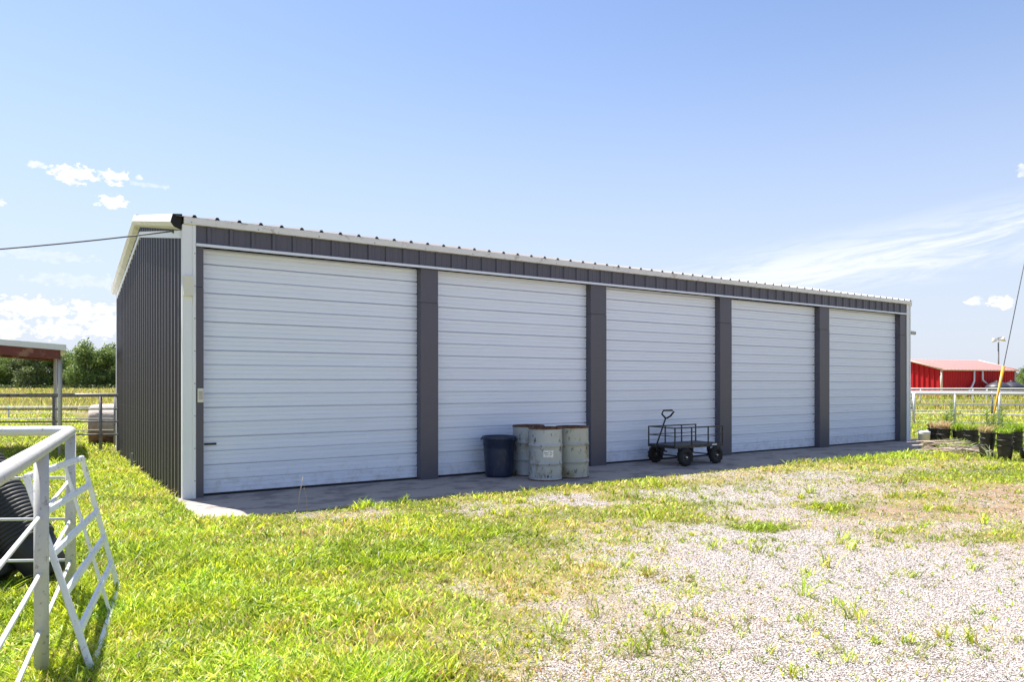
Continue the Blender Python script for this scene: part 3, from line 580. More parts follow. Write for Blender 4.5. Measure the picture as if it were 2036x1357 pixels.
# ------------------------------------------------------------------ drums, bin, cart on the apron
def drum(loc, rz, label, mt, sticker=False, dent=1):
    t = thing('steel_drum', label, 'drum', loc, rz, 'old steel drums on the apron')
    r = .284
    prof = [(.0, .012), (r-.012, .012), (r-.010, 0), (r+.001, 0), (r+.004, .012), (r, .02), (r, .262)]
    def hoop(z): return [(r, z-.018), (r+.009, z-.010), (r+.012, z), (r+.009, z+.010), (r, z+.018)]
    def dimple(z): return [(r, z-.010), (r-.003, z-.005), (r-.003, z), (r, z+.006)]
    prof = prof[:-1]+hoop(.285)+dimple(.255)[:0]+hoop(.585)+[(r, .70), (r, .86)]
    prof = sorted(prof[4:], key=lambda p: p[1]); prof = [(.0, .012), (r-.012, .012), (r-.010, 0), (r+.002, 0)]+prof
    rr = random.Random(int(rz*100)); ph = [rr.uniform(0, 6.28) for _ in range(4)]
    wob = lambda w, z: (.006*math.sin(2*w+ph[0]+z*3)+.004*math.sin(5*w+ph[1])*math.sin(z*9+ph[2]))*dent
    # finer rings so that dents can show
    fine = []
    for (a, b) in zip(prof[:-1], prof[1:]):
        m_ = max(1, int((b[1]-a[1])/.04)); fine += [(a[0]+(b[0]-a[0])*i/m_, a[1]+(b[1]-a[1])*i/m_) for i in range(m_)]
    fine.append(prof[-1])
    MB().lathe(fine, 48, wob=wob).build('body', mt, t, local=True)
    MB().lathe([(r-.012, .86), (r+.002, .858), (r+.008, .868), (r+.007, .880), (r, .885), (r-.010, .882), (r-.012, .84)], 48).build('rim', M['rust'], t, local=True)
    MB().lathe([(r-.012, .846), (r-.05, .848), (.0, .850)], 48).build('lid', M['tan_lid'], t, local=True)
    MB().lathe([(r-.004, -.002), (r+.007, -.001), (r+.009, .010), (r+.003, .020)], 48).build('bottom_rim', M['rust'], t, local=True)
    MB().lathe([(.0, 0), (.03, 0), (.03, .02), (.0, .022)], 12, Matrix.Translation((.17, 0, .850))).build('bung', M['rust'], t, local=True)
    if sticker:
        def patch(u0, u1, z0, z1, rad, m_):
            mb = MB(); n = 8; vs = []
            for i in range(n+1):
                w = (u0+(u1-u0)*i/n)/rad; vs += [(rad*math.cos(w), rad*math.sin(w), z0), (rad*math.cos(w), rad*math.sin(w), z1)]
            return mb.add(vs, [(2*i, 2*i+2, 2*i+3, 2*i+1) for i in range(n)])
        sk = patch(-.085, .085, .40, .512, r+.0055, None).build('sticker', M['sticker'], t, local=True)
        mb = MB(); rad = r+.0065; q = random.Random(3)
        for (z0, hh, rows) in ((.494, .008, ((-.068, -.050), (-.005, .012), (.020, .062))), (.462, .017, ((-.075, .002), (.024, .070))), (.434, .012, ((-.058, .0), (.018, .060))), (.411, .006, ((-.04, -.028), (-.006, .004), (.018, .028)))):
            for (a, b) in rows:
                u = a
                while u < b:
                    w_ = q.uniform(.004, .008); k0 = u/rad; k1 = min(b, u+w_)/rad; za = z0+q.uniform(-.001, .002)
                    mb.add([(rad*math.cos(k0), rad*math.sin(k0), za), (rad*math.cos(k1), rad*math.sin(k1), za), (rad*math.cos(k1), rad*math.sin(k1), za+hh*q.uniform(.7, 1)), (rad*math.cos(k0), rad*math.sin(k0), za+hh*q.uniform(.7, 1))], [(0, 1, 2, 3)]); u += w_+.0022
        mb.build('print', M['ink'], sk, local=True)
    return t
drum((5.66, -.39, 0), .6, 'bluish grey steel drum with a rusty rim, behind the others beside the navy bin', M['drum'])
drum((5.52, -1.10, 0), math.atan2(-11.14+1.10, -1.79-5.52)+.17, 'scratched grey steel drum standing in front with a white paper sticker', M['drum'], True)
drum((6.105, -1.09, 0), 4.1, 'olive grey steel drum without sticker, at the right end of the group', M['drum_b'])
# bin
t = thing('trash_can', 'round navy blue plastic trash can without lid beside the steel drums', 'trash can', (5.07, -.33, 0), R(-60))
prof = [(.0, .01), (.215, .0), (.235, .012), (.240, .05)]+[(.240+.030*i/8, .05+.49*i/8) for i in range(1, 9)]+[(.274, .545), (.279, .55), (.279, .665), (.283, .67)]
MB().lathe(prof, 48, wob=lambda w, z: .004*math.cos(24*w)*(z < .54 and z > .04)).build('body', M['navy_plastic'], t, local=True)
MB().lathe([(.0, .05), (.235, .055), (.268, .68), (.272, .70)], 48).build('inner_liner', M['navy_plastic'], t, local=True)
MB().lathe([(.281, .660), (.302, .656), (.306, .668), (.304, .690), (.294, .706), (.276, .712), (.268, .70)], 48).build('rim', M['navy_plastic'], t, local=True)
for sg in (0, math.pi):
    mm = Matrix.Rotation(sg, 4, 'Z'); mb = MB(); mb.tube([mm @ Vector(p) for p in ((.285, -.075, .66), (.325, -.065, .655), (.338, -.03, .64), (.338, .03, .64), (.325, .065, .655), (.285, .075, .66))], .012, 8); mb.build('handle', M['navy_plastic'], t, local=True)
# garden cart
t = thing('garden_cart', 'black flatbed garden cart with rail sides and four fat tyres, handle standing up', 'cart', (9.41, -.62, 0))
bx0, bx1, by0, by1, bz = 8.72, 10.12, -1.0, -.25, .385
mb = MB(); mb.box((bx0+.02, by0+.02, bz+.006), (bx1-.02, by1-.02, bz+.016)); mb.build('deck', M['cart_metal'], t)
mb = MB()
for (a, b) in (((bx0, by0), (bx1, by0+.03)), ((bx0, by1-.03), (bx1, by1)), ((bx0, by0+.03), (bx0+.03, by1-.03)), ((bx1-.03, by0+.03), (bx1, by1-.03))): mb.box((*a, bz-.04), (*b, bz+.02))
for xx in (9.05, 9.42, 9.80): mb.box((xx, by0+.03, bz-.03), (xx+.03, by1-.03, bz+.004))
for xx in (9.0, 9.84): mb.box((xx-.03, by0+.12, bz-.14), (xx+.03, by0+.17, bz-.04)); mb.box((xx-.03, by1-.17, bz-.14), (xx+.03, by1-.12, bz-.04))
mb.build('frame', M['cart_metal'], t, bevel=.003)
def railside(y, posts, xa, xb):
    mb = MB()
    for p in posts: mb.box((p-.011, y-.011, bz+.02), (p+.011, y+.011, bz+.375))
    mb.box((xa, y-.012, bz+.355), (xb, y+.012, bz+.380)); mb.box((xa, y-.007, bz+.195), (xb, y+.007, bz+.212))
    return mb
railside(by0+.012, (bx0+.012, 9.20, 9.68, bx1-.012), bx0, bx1).build('side_rail', M['cart_metal'], t, bevel=.002)
railside(by1-.012, (bx0+.012, 9.20, 9.68, bx1-.012), bx0, bx1).build('side_rail', M['cart_metal'], t, bevel=.002)
mb = MB(); mb.box((bx0, by0+.02, bz+.358), (bx0+.022, by1-.02, bz+.378)); mb.box((bx0+.003, by0+.02, bz+.195), (bx0+.015, by1-.02, bz+.212)); mb.build('end_rail', M['cart_metal'], t)
for xx in (8.97, 9.85):
    mb = MB(); mb.tube([(xx, by0+.02, .178), (xx, by1-.02, .178)], .013, 10); mb.box((xx-.02, by0+.12, .165), (xx+.02, by0+.17, bz-.13)); mb.box((xx-.02, by1-.17, .165), (xx+.02, by1-.12, bz-.13)); mb.build('axle', M['cart_metal'], t)
mb = MB(); mb.box((9.02, by0-.0015, bz-.015), (9.10, by0, bz+.012)); 
mb = MB(); mb.box((9.78, by0-.002, bz-.012), (9.92, by0-.0002, bz+.012)); mb.build('sticker', M['sticker'], t)
def wheel(xx, yy, proto=None, yaw=0):
    if proto:
        o = clone(proto, t)
        o.location = Vector((xx, yy, .178))-t.location; o.rotation_euler = (0, 0, yaw); return o
    rim = MB(); R90 = Matrix.Rotation(R(90), 4, 'X')
    rim.lathe([(.0, .012), (.035, .016), (.05, .0), (.085, .02), (.092, .042), (.092, -.042), (.085, -.02), (.05, 0), (.035, -.016), (.0, -.012)], 28, R90)
    o = rim.build('wheel', M['black_metal'], t, local=True)
    ty = MB(); prof = [(.090, -.040), (.105, -.052), (.135, -.056), (.160, -.047), (.174, -.026), (.178, 0), (.174, .026), (.160, .047), (.135, .056), (.105, .052), (.090, .040)]
    ty.lathe(prof, 40, R90)
    for k in range(24):
        w = 2*math.pi*k/24; m_ = Matrix.Rotation(w, 4, 'Y') @ Matrix.Translation((.173, .022 if k % 2 else -.022, 0)); ty.box((-.006, -.017, -.012), (.008, .017, .012), m_)
    ty.build('tyre', M['rubber'], o, local=True)
    MB().tube([(0, -.055, 0), (0, .055, 0)], .014, 12).build('hub', M['chrome'], o, local=True)
    o.location = Vector((xx, yy, .178))-t.location; o.rotation_euler = (0, 0, yaw); return o
w0 = wheel(8.97, by0-.035, yaw=R(-6)); wheel(9.85, by0-.035, w0); wheel(9.85, by1+.035, w0); wheel(8.97, by1+.035, w0, R(-6))
hb = Vector((8.62, -.58, .36)); ht = Vector((8.85, -.62, .93))
mb = MB(); mb.tube([(8.90, -.60, .26), (8.66, -.58, .30), hb, hb+Vector((.01, 0, .05))], .016, 8); mb.tube([hb, ht], .016, 10)
hd = mb.build('pull_handle', M['cart_metal'], t)
ux = Vector((.55, -.42, .0)).normalized(); uz = (ht-hb).normalized()
lp = [ht+ux*a+Vector((0, 0, b)) for a, b in ((.0, .0), (-.075, .085), (-.045, .155), (.13, .160), (.165, .135), (.095, .045), (.02, .0))]
MB().tube(lp, .018, 10, closed=True).build('grip', M['rubber'], hd)

# ------------------------------------------------------------------ pots
def pot_meshes():
    r0, r1, h = .112, .143, .270
    b = MB(); b.lathe([(.0, .004), (r0-.01, .0), (r0, .008), (r0+(r1-r0)*.5, h*.5), (r1-.004, h-.03), (r1-.003, h-.022), (r1+.006, h-.02), (r1+.008, h), (r1-.001, h), (r1-.009, h-.03), (r0-.004, .012), (.0, .010)], 28)
    return b
def pot(loc, scale=1., tilt=None, label='', group='', first=[None, None], mt='grey_pot', soil=True):
    key = 0 if soil else 1
    if first[key] is None:
        t = thing('nursery_pot', label, 'plant pot', loc, 0, group)
        b = pot_meshes().build('pot_body', M[mt], t, local=True)
        rim = MB(); rim.lathe([(.1395, .248), (.1515, .247), (.1535, .262), (.151, .272), (.141, .272)], 28); rim.build('rim', M[mt], t, local=True)
        if soil: MB().lathe([(.138, .235), (.07, .245), (.0, .25)], 20).build('soil', M['soil'], t, local=True)
        first[key] = t
    else: t = clone(first[key])
    t.location = loc; t.scale = (scale,)*3; t['label'] = label; t['group'] = group; t['category'] = 'plant pot'
    t.rotation_euler = tilt if tilt else (0, 0, random.uniform(0, 6))
    return t
ORD = ['bottom', 'second', 'third', 'fourth', 'fifth', 'sixth', 'seventh', 'eighth', 'ninth', 'tenth', 'eleventh', 'twelfth', 'thirteenth', 'fourteenth', 'fifteenth', 'sixteenth', 'seventeenth', 'eighteenth', 'nineteenth', 'twentieth', 'twenty first', 'twenty second', 'twenty third', 'twenty fourth']
# upright nested stacks by the right corner: X, Y ahead, pot scale, count, description
zb = .02
STK = [(10.52, 18.2, .94, 3, 'leftmost stack, beside the white bucket'), (10.42, 17.6, 1.0, 3, 'second stack from the white bucket'), (10.74, 17.5, .95, 3, 'dark stack third from the white bucket'),
       (10.55, 16.75, 1.06, 3, 'stack behind the arching grass clump'), (10.35, 15.9, 1.05, 3, 'second stack from the front corner of the pot group'), (10.48, 15.5, 1.06, 3, 'frontmost and tallest stack of the pot group'),
       (11.75, 17.0, .95, 3, 'stack at the back right of the pot group')]
tops = []
for (X, Y, sc, n, d_) in STK:
    p0 = cf(X, Y, zb); z = zb
    # n pots, each sitting part way into the one below
    step = .125*sc
    lean = (random.uniform(-.05, .05), random.uniform(-.05, .05), 0)
    for i in range(n):
        q_ = cf(X, Y, zb+i*step)+Vector((lean[1]*i*step, -lean[0]*i*step, 0))
        lab = (ORD[i]+' pot' if i < n-1 else 'top pot')+' of the '+d_
        pot(q_, sc*(1.0), (lean[0], lean[1], random.uniform(0, 6)), 'black '+lab, 'nursery pots by the right corner of the shed')
    tops.append((cf(X, Y, zb+(n-1)*step+.245*sc), sc))
for X, Y, tl, lab in ((10.72, 15.35, (R(84), 0, R(40)), 'black pot lying on its side at the front right of the pot group'), (11.05, 15.6, (R(86), 0, R(15)), 'black pot lying on its side behind another at the right edge')):
    pot(cf(X, Y, .16), 1.0, tl, lab, 'nursery pots by the right corner of the shed', mt='black_pot')
# plants in and behind the pots
def tuftplant(name, loc, n, h, w, spread, cols, label, cat, lean=.6, group=None, curl=.7):
    a = rng.random(n)*6.28; r = spread*np.sqrt(rng.random(n)); c_ = np.array(cols)[rng.integers(0, len(cols), n)]*(.7+.6*rng.random((n, 1)))
    o = blades(name, r*np.cos(a), r*np.sin(a), np.zeros(n), h*(.45+.7*rng.random(n)), w*(.7+.6*rng.random(n)), lean*(.3+rng.random(n)), c_, M['grass'], curl)
    o.location = loc; return tag(o, label, cat, group)
G = [(.24,.38,.03),(.30,.42,.05),(.15,.28,.02)]; T = [(.46,.36,.18),(.38,.26,.13),(.52,.44,.24)]; Mx = G+T[:1]
kinds = [(T, .20, 'dry tan grass'), (T, .26, 'tall dry tan grass'), (G, .24, 'fresh green weeds'), (Mx, .20, 'mixed green and tan grass'), (T+G[:1], .22, 'yellowing grass'), (G, .17, 'leafy green weeds'), (G, .30, 'tall green grass')]
for (p, sc), (cs_, hh, nm), (_, _, _, _, d_) in zip(tops, kinds, STK):
    tuftplant('potted_grass', p, 260, hh, .013, .125*sc, cs_, nm+' growing in the top pot of the '+d_, 'grass', .7, 'grass growing in the stacked pots')
def stemweed(loc, h, label, n=150, leaf=.06):
    t = thing('tall_weed', label, 'weed', loc, 0, 'tall weeds behind the pots')
    mb = MB(); mb.tube([(0, 0, -.02), (.015, .01, h*.5), (.0, .02, h)], [.007, .005, .002], 6)
    stem_m = mb.build('stem', M['dead_green'], t, local=True)
    k = np.linspace(.12, 1, n); a = rng.random(n)*6.28
    o = blades('leaves', .004*np.cos(a), .004*np.sin(a)+.01, k*h-.02, leaf*(1.15-k*.6)*(.7+.6*rng.random(n)), np.full(n, .016), .9+.7*rng.random(n), np.array([(.07,.15,.02),(.10,.20,.03),(.14,.24,.03)])[rng.integers(0, 3, n)], M['grass'], .4, t)
    return t
M['dead_green'] = mat('weed_stem', (.12,.18,.05), .7, var=.2)
for X, Y, hh, lb in ((12.3, 20.6, .78, 'tall dark leafy weed standing behind the leftmost potted stacks'), (12.65, 21.0, 1.08, 'tallest dark leafy weed, left of centre behind the pots'), (12.9, 20.4, .55, 'short leafy weed between the two tall weeds behind the pots'), (12.9, 19.8, .92, 'bushy green weed beside the yellow cable guard'),
                    (13.15, 19.9, .8, 'leafy weed just left of the thick white fence post'), (13.45, 20.0, .98, 'tall dark weed at the right behind the pots'), (13.3, 19.5, .6, 'low leafy weed right of the thick white fence post')):
    stemweed(cf(X, Y, .0), hh, lb, 130, .21)
for X, Y, n_, hh_, sp_, lb in ((11.9, 18.9, 500, .38, .35, 'green weedy clump behind the leftmost potted stacks'), (12.3, 18.4, 520, .34, .35, 'mixed green weedy clump behind the middle pots'), (12.75, 18.6, 560, .42, .38, 'dense green weedy clump below the yellow cable guard'), (12.2, 17.2, 420, .30, .30, 'green and tan weedy clump behind the right pot stacks'), (13.1, 18.3, 480, .34, .35, 'weedy clump at the right edge behind the pots')):
    tuftplant('weed_clump', cf(X, Y, .0), n_, hh_, .022, sp_, Mx+G, lb, 'weed', .8)
tuftplant('spider_grass', cf(10.30, 15.75, .02), 34, .42, .016, .05, [(.26,.32,.16),(.20,.28,.10),(.34,.38,.22)], 'arching pale green grass clump in front of the pot stacks', 'grass', 1.1, curl=1.0)
tuftplant('weed_clump', cf(10.12, 16.7, .02), 380, .38, .022, .17, G, 'bright green bushy weed clump between the pots and the stick pile', 'weed', .9)
tuftplant('weed_clump', cf(10.05, 16.4, .02), 160, .16, .02, .22, [(.26,.34,.03),(.34,.38,.05)], 'low yellow green weeds at the end of the stick pile', 'weed', .9)
# bucket
t = thing('plastic_bucket', 'white plastic bucket with lid standing between the apron and the black pots', 'bucket', cf(9.93, 17.55, .0))
MB().lathe([(.0, .0), (.098, .0), (.118, .41), (.124, .412), (.124, .435), (.118, .437), (.120, .455), (.114, .457)], 32).build('body', M['white_plastic'], t, local=True)
MB().lathe([(.124, .440), (.128, .462), (.118, .474), (.0, .478)], 32).build('lid', M['white_plastic'], t, local=True)
t = thing('plastic_bucket', 'small white bucket behind the lidded white bucket', 'bucket', cf(10.12, 17.95, .0))
MB().lathe([(.0, .0), (.095, .0), (.115, .44), (.122, .445), (.122, .475), (.115, .477), (.108, .44), (.09, .02)], 32).build('body', M['white_plastic'], t, local=True)
# stick pile
for i in range(46):
    u = i/45.; a = math.radians(random.gauss(-4, 22)); ln = random.uniform(.3, 1.3); X = random.gauss(9.92, .36); Y = random.gauss(16.6, .36); zz = .04+random.uniform(.03, .27)*math.exp(-((X-9.7)/.7)**2)+.015
    c0 = cf(X, Y, zz); d_ = Vector((RGT.x*math.cos(a)+FWD.x*math.sin(a), RGT.y*math.cos(a)+FWD.y*math.sin(a), random.uniform(-.10, .10)))
    r_ = random.uniform(.007, .021); k1 = Vector((random.uniform(-.03, .03), random.uniform(-.03, .03), random.uniform(0, .03)))
    mb = MB(); mb.tube([c0-d_*ln/2, c0-d_*ln*.15+k1, c0+d_*ln*.2-k1*.5, c0+d_*ln/2], [r_, r_*.9, r_*.7, r_*.35], 6)
    if ln > .7: mb.tube([c0+d_*ln*.1, c0+d_*ln*.3+Vector((.06, -.09, .05))], [r_*.6, r_*.25], 5)
    o = mb.build('dead_branch', M['dead_wood'] if i % 3 else M['grey_wood']); m_ = c0.copy(); o.data.transform(Matrix.Translation(-m_)); o.location = m_
    tag(o, 'dead branch in the pile between the concrete apron and the black pots', 'branch', 'dead branches heaped beside the pots')
for X, Y, a, ln, hh, lb in ((9.95, 16.25, -8, .34, .12, 'short weathered grey timber block in front of the branch pile'), (9.45, 16.55, 4, .45, .09, 'weathered grey board under the left of the branch pile'), (10.22, 16.35, 5, .4, .08, 'grey board end beside the arching grass clump')):
    mb = MB(); mb.box((-ln/2, -.05, 0), (ln/2, .05, hh)); o = mb.build('timber_piece', M['grey_wood'], bevel=.006); o.location = cf(X, Y, -.01); o.rotation_euler = (0, R(3), -math.atan2(.5509, .8346)+R(a)); tag(o, lb, 'timber')
# tilted nested stacks behind the near fence (left edge)
def tilted_stack(base, axis, n, sc, step, d_):
    axis = axis.normalized(); q = axis.to_track_quat('Z', 'Y').to_euler()
    for i in range(n):
        lab = 'black lowest pot of the '+d_ if i == 0 else ('black uppermost pot of the '+d_ if i == n-1 else 'black pot '+ORD[i]+' from the ground in the '+d_)
        pot(base+axis*step*i, sc, tuple(q), lab, 'nested black pots leaning behind the near fence', soil=False, mt='black_pot')
ax = RGT*-.60+FWD*.06+Vector((0, 0, .80))
tilted_stack(cf(-3.80, 6.02, .045), ax, 23, 1.32, .034, 'large leaning stack behind the fence corner')
tilted_stack(cf(-4.16, 5.96, .03), ax, 14, 1.28, .034, 'smaller leaning stack at the left edge')

# ------------------------------------------------------------------ pipe fences and gate
def rod(mb, a, b, r, n=10): return mb.tube([a, (Vector(a)+Vector(b))/2, b], r, n)
P2 = cf(-3.42, 5.65); P1 = cf(-2.62, 4.06); P0 = cf(-2.12, 3.05); PM = cf(-1.45, 1.7)
f = thing('pipe_fence', 'near white pipe fence corner at the left with thick top rail and thin rods', 'fence', P1)
def up(p, z): return Vector((p.x, p.y, z))
for p, bot in ((P1, -.1), (P2, -.1), (up(cf(-5.9, 5.50), 0), -.1)): MB().tube([up(p, bot), up(p, .6), up(p, 1.235)], .0365, 16).build('post', M['worn_pipe'], f)
cr = .0375; dA = (P1-P2).normalized(); dB = (cf(-5.9, 5.50)-P2).normalized()
arc = [up(P2+dB*.12, 1.262), up(P2+dB*.05, 1.262), up(P2+dB*.012+dA*.012, 1.262), up(P2+dA*.05, 1.262), up(P2+dA*.12, 1.262)]
MB().tube([up(cf(-5.95, 5.50), 1.262)]+arc[:3], cr, 18).build('top_rail', M['white_pipe'], f)
MB().tube(arc[2:]+[up(P1, 1.262), up(P0, 1.262), up(PM, 1.262)], cr*1.06, 20).build('top_rail', M['worn_pipe'], f)
for z in (.89, .57, .25):
    mb = MB(); rod(mb, up(P2, z), up(PM, z), .0115); mb.build('rod', M['white_pipe'], f)
    mb = MB(); rod(mb, up(P2, z+.01), up(cf(-5.9, 5.50), z+.01), .0115); mb.build('rod', M['white_pipe'], f)
MB().tube([up(PM, -.1), up(PM, 1.235)], .0365, 16).build('post', M['worn_pipe'], f)
# gate leaning through the fence
gt = thing('white_gate', 'bright white tubular gate leaning tilted against the near pipe fence', 'gate', cf(-2.6, 4.9))
TL = cf(-2.797, 4.20, 1.088); TR = cf(-3.255, 5.52, 1.063); BL = cf(-2.36, 4.10, .005); BR = cf(-3.08, 5.71, .02)
def gp(u, v): return (TL*(1-u)+TR*u)*(1-v)+(BL*(1-u)+BR*u)*v
def sq(mb, a, b, w, d):
    """flattened channel-like bar"""
    a, b = Vector(a), Vector(b); t = (b-a).normalized(); nn = (gp(1, .5)-gp(0, .5)).cross(gp(.5, 1)-gp(.5, 0)).normalized(); s_ = t.cross(nn).normalized()
    pr = [(-w, -d*.6), (-w*.6, -d), (w*.6, -d), (w, -d*.6), (w, d*.6), (w*.6, d), (-w*.6, d), (-w, d*.6)]
    vs = [a+s_*x_+nn*y_ for x_, y_ in pr]+[b+s_*x_+nn*y_ for x_, y_ in pr]; n = 8
    return mb.add(vs, [(i, (i+1) % n, n+(i+1) % n, n+i) for i in range(n)]+[tuple(range(n)), tuple(range(n, 2*n))], False)
for i in range(6):
    v = i/5.; mb = MB(); sq(mb, gp(.01, v), gp(.99, v), .022, .015); o = mb.build('rail', M['gate_paint'], gt); flip_out(o)
for u in (0, .62, 1):
    mb = MB(); a, b = gp(u, -.01), gp(u, 1.01); sq(mb, a, b, .017 if u in (0, 1) else .013, .0165 if u in (0, 1) else .010); o = mb.build('stile', M['gate_paint'], gt); flip_out(o)

def pipe_fence(pts, posts, zs, label, rp=.037, rt=.04, rr=.018, mt='white_pipe', pm='worn_pipe', toppost=1.3, rails_m=None, dbl=0):
    """pts: ground points of the run; posts: ground points; zs: rail heights, first = top rail"""
    f = thing('pipe_fence', label, 'fence', pts[0])
    for p in posts: MB().tube([up(p, -.1), up(p, zs[0])], rp, 12).build('post', M[pm], f)
    for k, z in enumerate(zs):
        mb = MB(); q = []
        for a, b in zip(pts[:-1], pts[1:]): q += [up(a, z), up(a*.5+b*.5, z-.004)]
        q.append(up(pts[-1], z)); mb.tube(q, rt if k == 0 else rr, 10); mb.build('rail', M[rails_m or mt], f)
    return f
# left: from behind the rear corner out past the frame
A = cf(-9.30, 17.65); Bp = cf(-17.5, 17.0)
pipe_fence([A, cf(-12.4, 17.4), Bp], [cf(-9.93, 17.6), cf(-12.35, 17.4), cf(-14.9, 17.2)], [1.345, 1.01, .71, .40], 'weathered grey pipe fence behind the shed rear corner, nearer of the two', mt='grey_pipe', pm='grey_pipe', rr=.02, rt=.045)
pipe_fence([cf(-9.3, 19.3), cf(-18, 18.9)], [cf(-10.45, 19.2), cf(-12.0, 19.1), cf(-14.6, 19.0)], [1.34, 1.0, .70, .40], 'thin railed pipe fence just behind the grey pipe fence on the left', mt='white_pipe', pm='grey_pipe', rr=.014, rt=.03)
pipe_fence([cf(-12, 33), cf(-24, 32.5)], [cf(-14.4, 33), cf(-18, 32.8), cf(-22.5, 32.6)], [.62, .32], 'low wire-like white fence farther out in the left lawn', mt='white_pipe', pm='white_pipe', rr=.012, rt=.014)
# right fences
pts = [cf(13.5, 31.5), cf(16.3, 29.5), cf(18.9, 28.3), cf(20.3, 28.0), cf(22.5, 27.2)]
fr = pipe_fence([cf(14.6, 30.4), cf(17.6, 29.0), cf(18.9, 28.4), cf(23.5, 26.6)], [cf(16.28, 29.55), cf(17.6, 29.0), cf(18.93, 28.35), cf(20.2, 27.9)], [1.23, .80, .42, .08], 'white pipe fence across the lawn behind the black pots', rp=.05, rt=.055, rr=.022, pm='white_pipe')
pipe_fence([cf(15.0, 36), cf(19, 36.2), cf(26, 36)], [cf(18.4, 36.1), cf(23.7, 36)], [1.22, .62, .3], 'second white pipe fence with rusty posts behind the first one on the right', rp=.05, rt=.05, rr=.02, pm='grey_pipe')
pipe_fence([cf(30, 57), cf(36, 57), cf(46, 57)], [cf(31.9, 57), cf(36.0, 57), cf(37.1, 57), cf(38.1, 57), cf(40.2, 57)], [1.22, .75, .3], 'far white pipe fence in front of the red barn', rp=.06, rt=.06, rr=.03, pm='white_pipe')

# ------------------------------------------------------------------ left lean-to shelter, bales
sh = thing('open_shelter', 'open lean-to shelter with white edged roof and red brown beams on pipe posts', 'shelter', cf(-10.2, 16.4))
fr_ = Vector((RGT.x, RGT.y, 0))
SLp = Matrix.Translation(Vector((0, 0, 0)))
def q3(X, Y, z): return cf(X, Y, z)
# eave line from right end (X=-10.0,Y=16.3,z=2.40) rising to the left
def shq(u, w, dz=0):
    """u metres to the left of the right end, w metres to the rear, dz over the roof underside"""
    return cf(-9.90-u*1.0-.62*w, 16.2+w*1.0-u*.10, 2.36+u*.085+w*.01+dz)
mb = MB(); vs = [shq(0, 0, .0), shq(6, 0, .0), shq(6, 3.4, .0), shq(0, 3.4, .0), shq(0, 0, .13), shq(6, 0, .13), shq(6, 3.4, .13), shq(0, 3.4, .13)]
o = mb.add(vs, [(0,3,2,1),(4,5,6,7),(0,1,5,4),(1,2,6,5),(2,3,7,6),(3,0,4,7)]).build('roof', M['white_trim'], sh); flip_out(o)
for w_, nm in ((.04, 0), (3.2, 0)):
    mb = MB(); vs = [shq(.12, w_, -.20), shq(6, w_, -.20), shq(6, w_+.12, -.20), shq(.12, w_+.12, -.20), shq(.12, w_, -.003), shq(6, w_, -.003), shq(6, w_+.12, -.003), shq(.12, w_+.12, -.003)]
    o = mb.add(vs, [(0,3,2,1),(4,5,6,7),(0,1,5,4),(1,2,6,5),(2,3,7,6),(3,0,4,7)]).build('beam', M['red_wood'], sh); flip_out(o)
for k in range(5):
    u_ = .35+k*1.2; mb = MB(); vs = [shq(u_, .17, -.14), shq(u_+.08, .17, -.14), shq(u_+.08, 3.19, -.14), shq(u_, 3.19, -.14), shq(u_, .17, -.004), shq(u_+.08, .17, -.004), shq(u_+.08, 3.19, -.004), shq(u_, 3.19, -.004)]
    o = mb.add(vs, [(0,3,2,1),(4,5,6,7),(0,1,5,4),(1,2,6,5),(2,3,7,6),(3,0,4,7)]).build('purlin', M['red_wood'], sh); flip_out(o)
for (X, Y, zt) in ((-10.15, 16.38, 2.19), (-12.05, 19.25, 2.33), (-15.6, 15.9, 2.6), (-15.6, 19.2, 2.6)):
    MB().tube([cf(X, Y, -.1), cf(X, Y, 1.2), cf(X, Y, zt)], .042, 14).build('post', M['lamp_grey'], sh)
def bale(loc, yaw, label, r=.62, ln=1.55):
    m_ = Matrix.Rotation(yaw, 4, 'Z') @ Matrix.Rotation(R(90), 4, 'Y')
    prof = [(.0, -ln/2-.02), (r*.5, -ln/2-.015), (r*.88, -ln/2), (r*.97, -ln/2+.07), (r, -ln/2+.2), (r*1.0, 0), (r, ln/2-.2), (r*.97, ln/2-.07), (r*.88, ln/2), (r*.5, ln/2+.015), (.0, ln/2+.02)]
    q_ = random.Random(5); mb = MB(); mb.lathe(prof, 40, Matrix.Translation((0, 0, r*.94)) @ m_, wob=lambda w, z: .035*math.sin(3*w+z*4)+.02*math.sin(11*w+z*7)+.012*math.sin(23*w+z*31))
    o = mb.build('hay_bale', M['bale']); o.location = loc; return tag(o, label, 'hay bale', 'weathered round bales behind the shed')
yw = -math.atan2(.5509, .8346)
bale(cf(-10.62, 20.2, -.03), yw+R(28), 'weathered round hay bale, pale on top and brown below, half hidden by the shed', .56, 1.9)
bale(cf(-10.5, 23.2, -.03), yw+R(20), 'second round bale behind the first one, mostly hidden by the shed wall', .62, 1.7)

# ------------------------------------------------------------------ red barn, tanks, lamp pole, guy wire, cable
rb = thing('red_barn', 'red ribbed steel barn with faded pink red roof beyond the right fences', 'barn', cf(46.5, 79))
BA = Vector((.914, .404)); BN = Vector((-.404, .914)); BL_, BD = 12.4, 8.4; BE, BR_ = 3.15, 4.30
def bq(u, w, z): return cf(46.5+BA.x*u+BN.x*w, 79+BA.y*u+BN.y*w, z)
def sheet(f, n, a, b, zt, nrm, name, mt, pitch=.42, h=.05):
    pr = rib_profile(a, b, pitch=pitch, major=h, base=.16, top=.06, minor=0, off=.2); vs = []
    for (t, hh) in pr: p = f(t, hh); vs += [p+Vector((0, 0, -.1)), Vector((p.x, p.y, zt(t)))]
    mb = MB(); mb.add(vs, [(2*i, 2*i+2, 2*i+3, 2*i+1) for i in range(len(pr)-1)]); return mb.build(name, M[mt], rb)
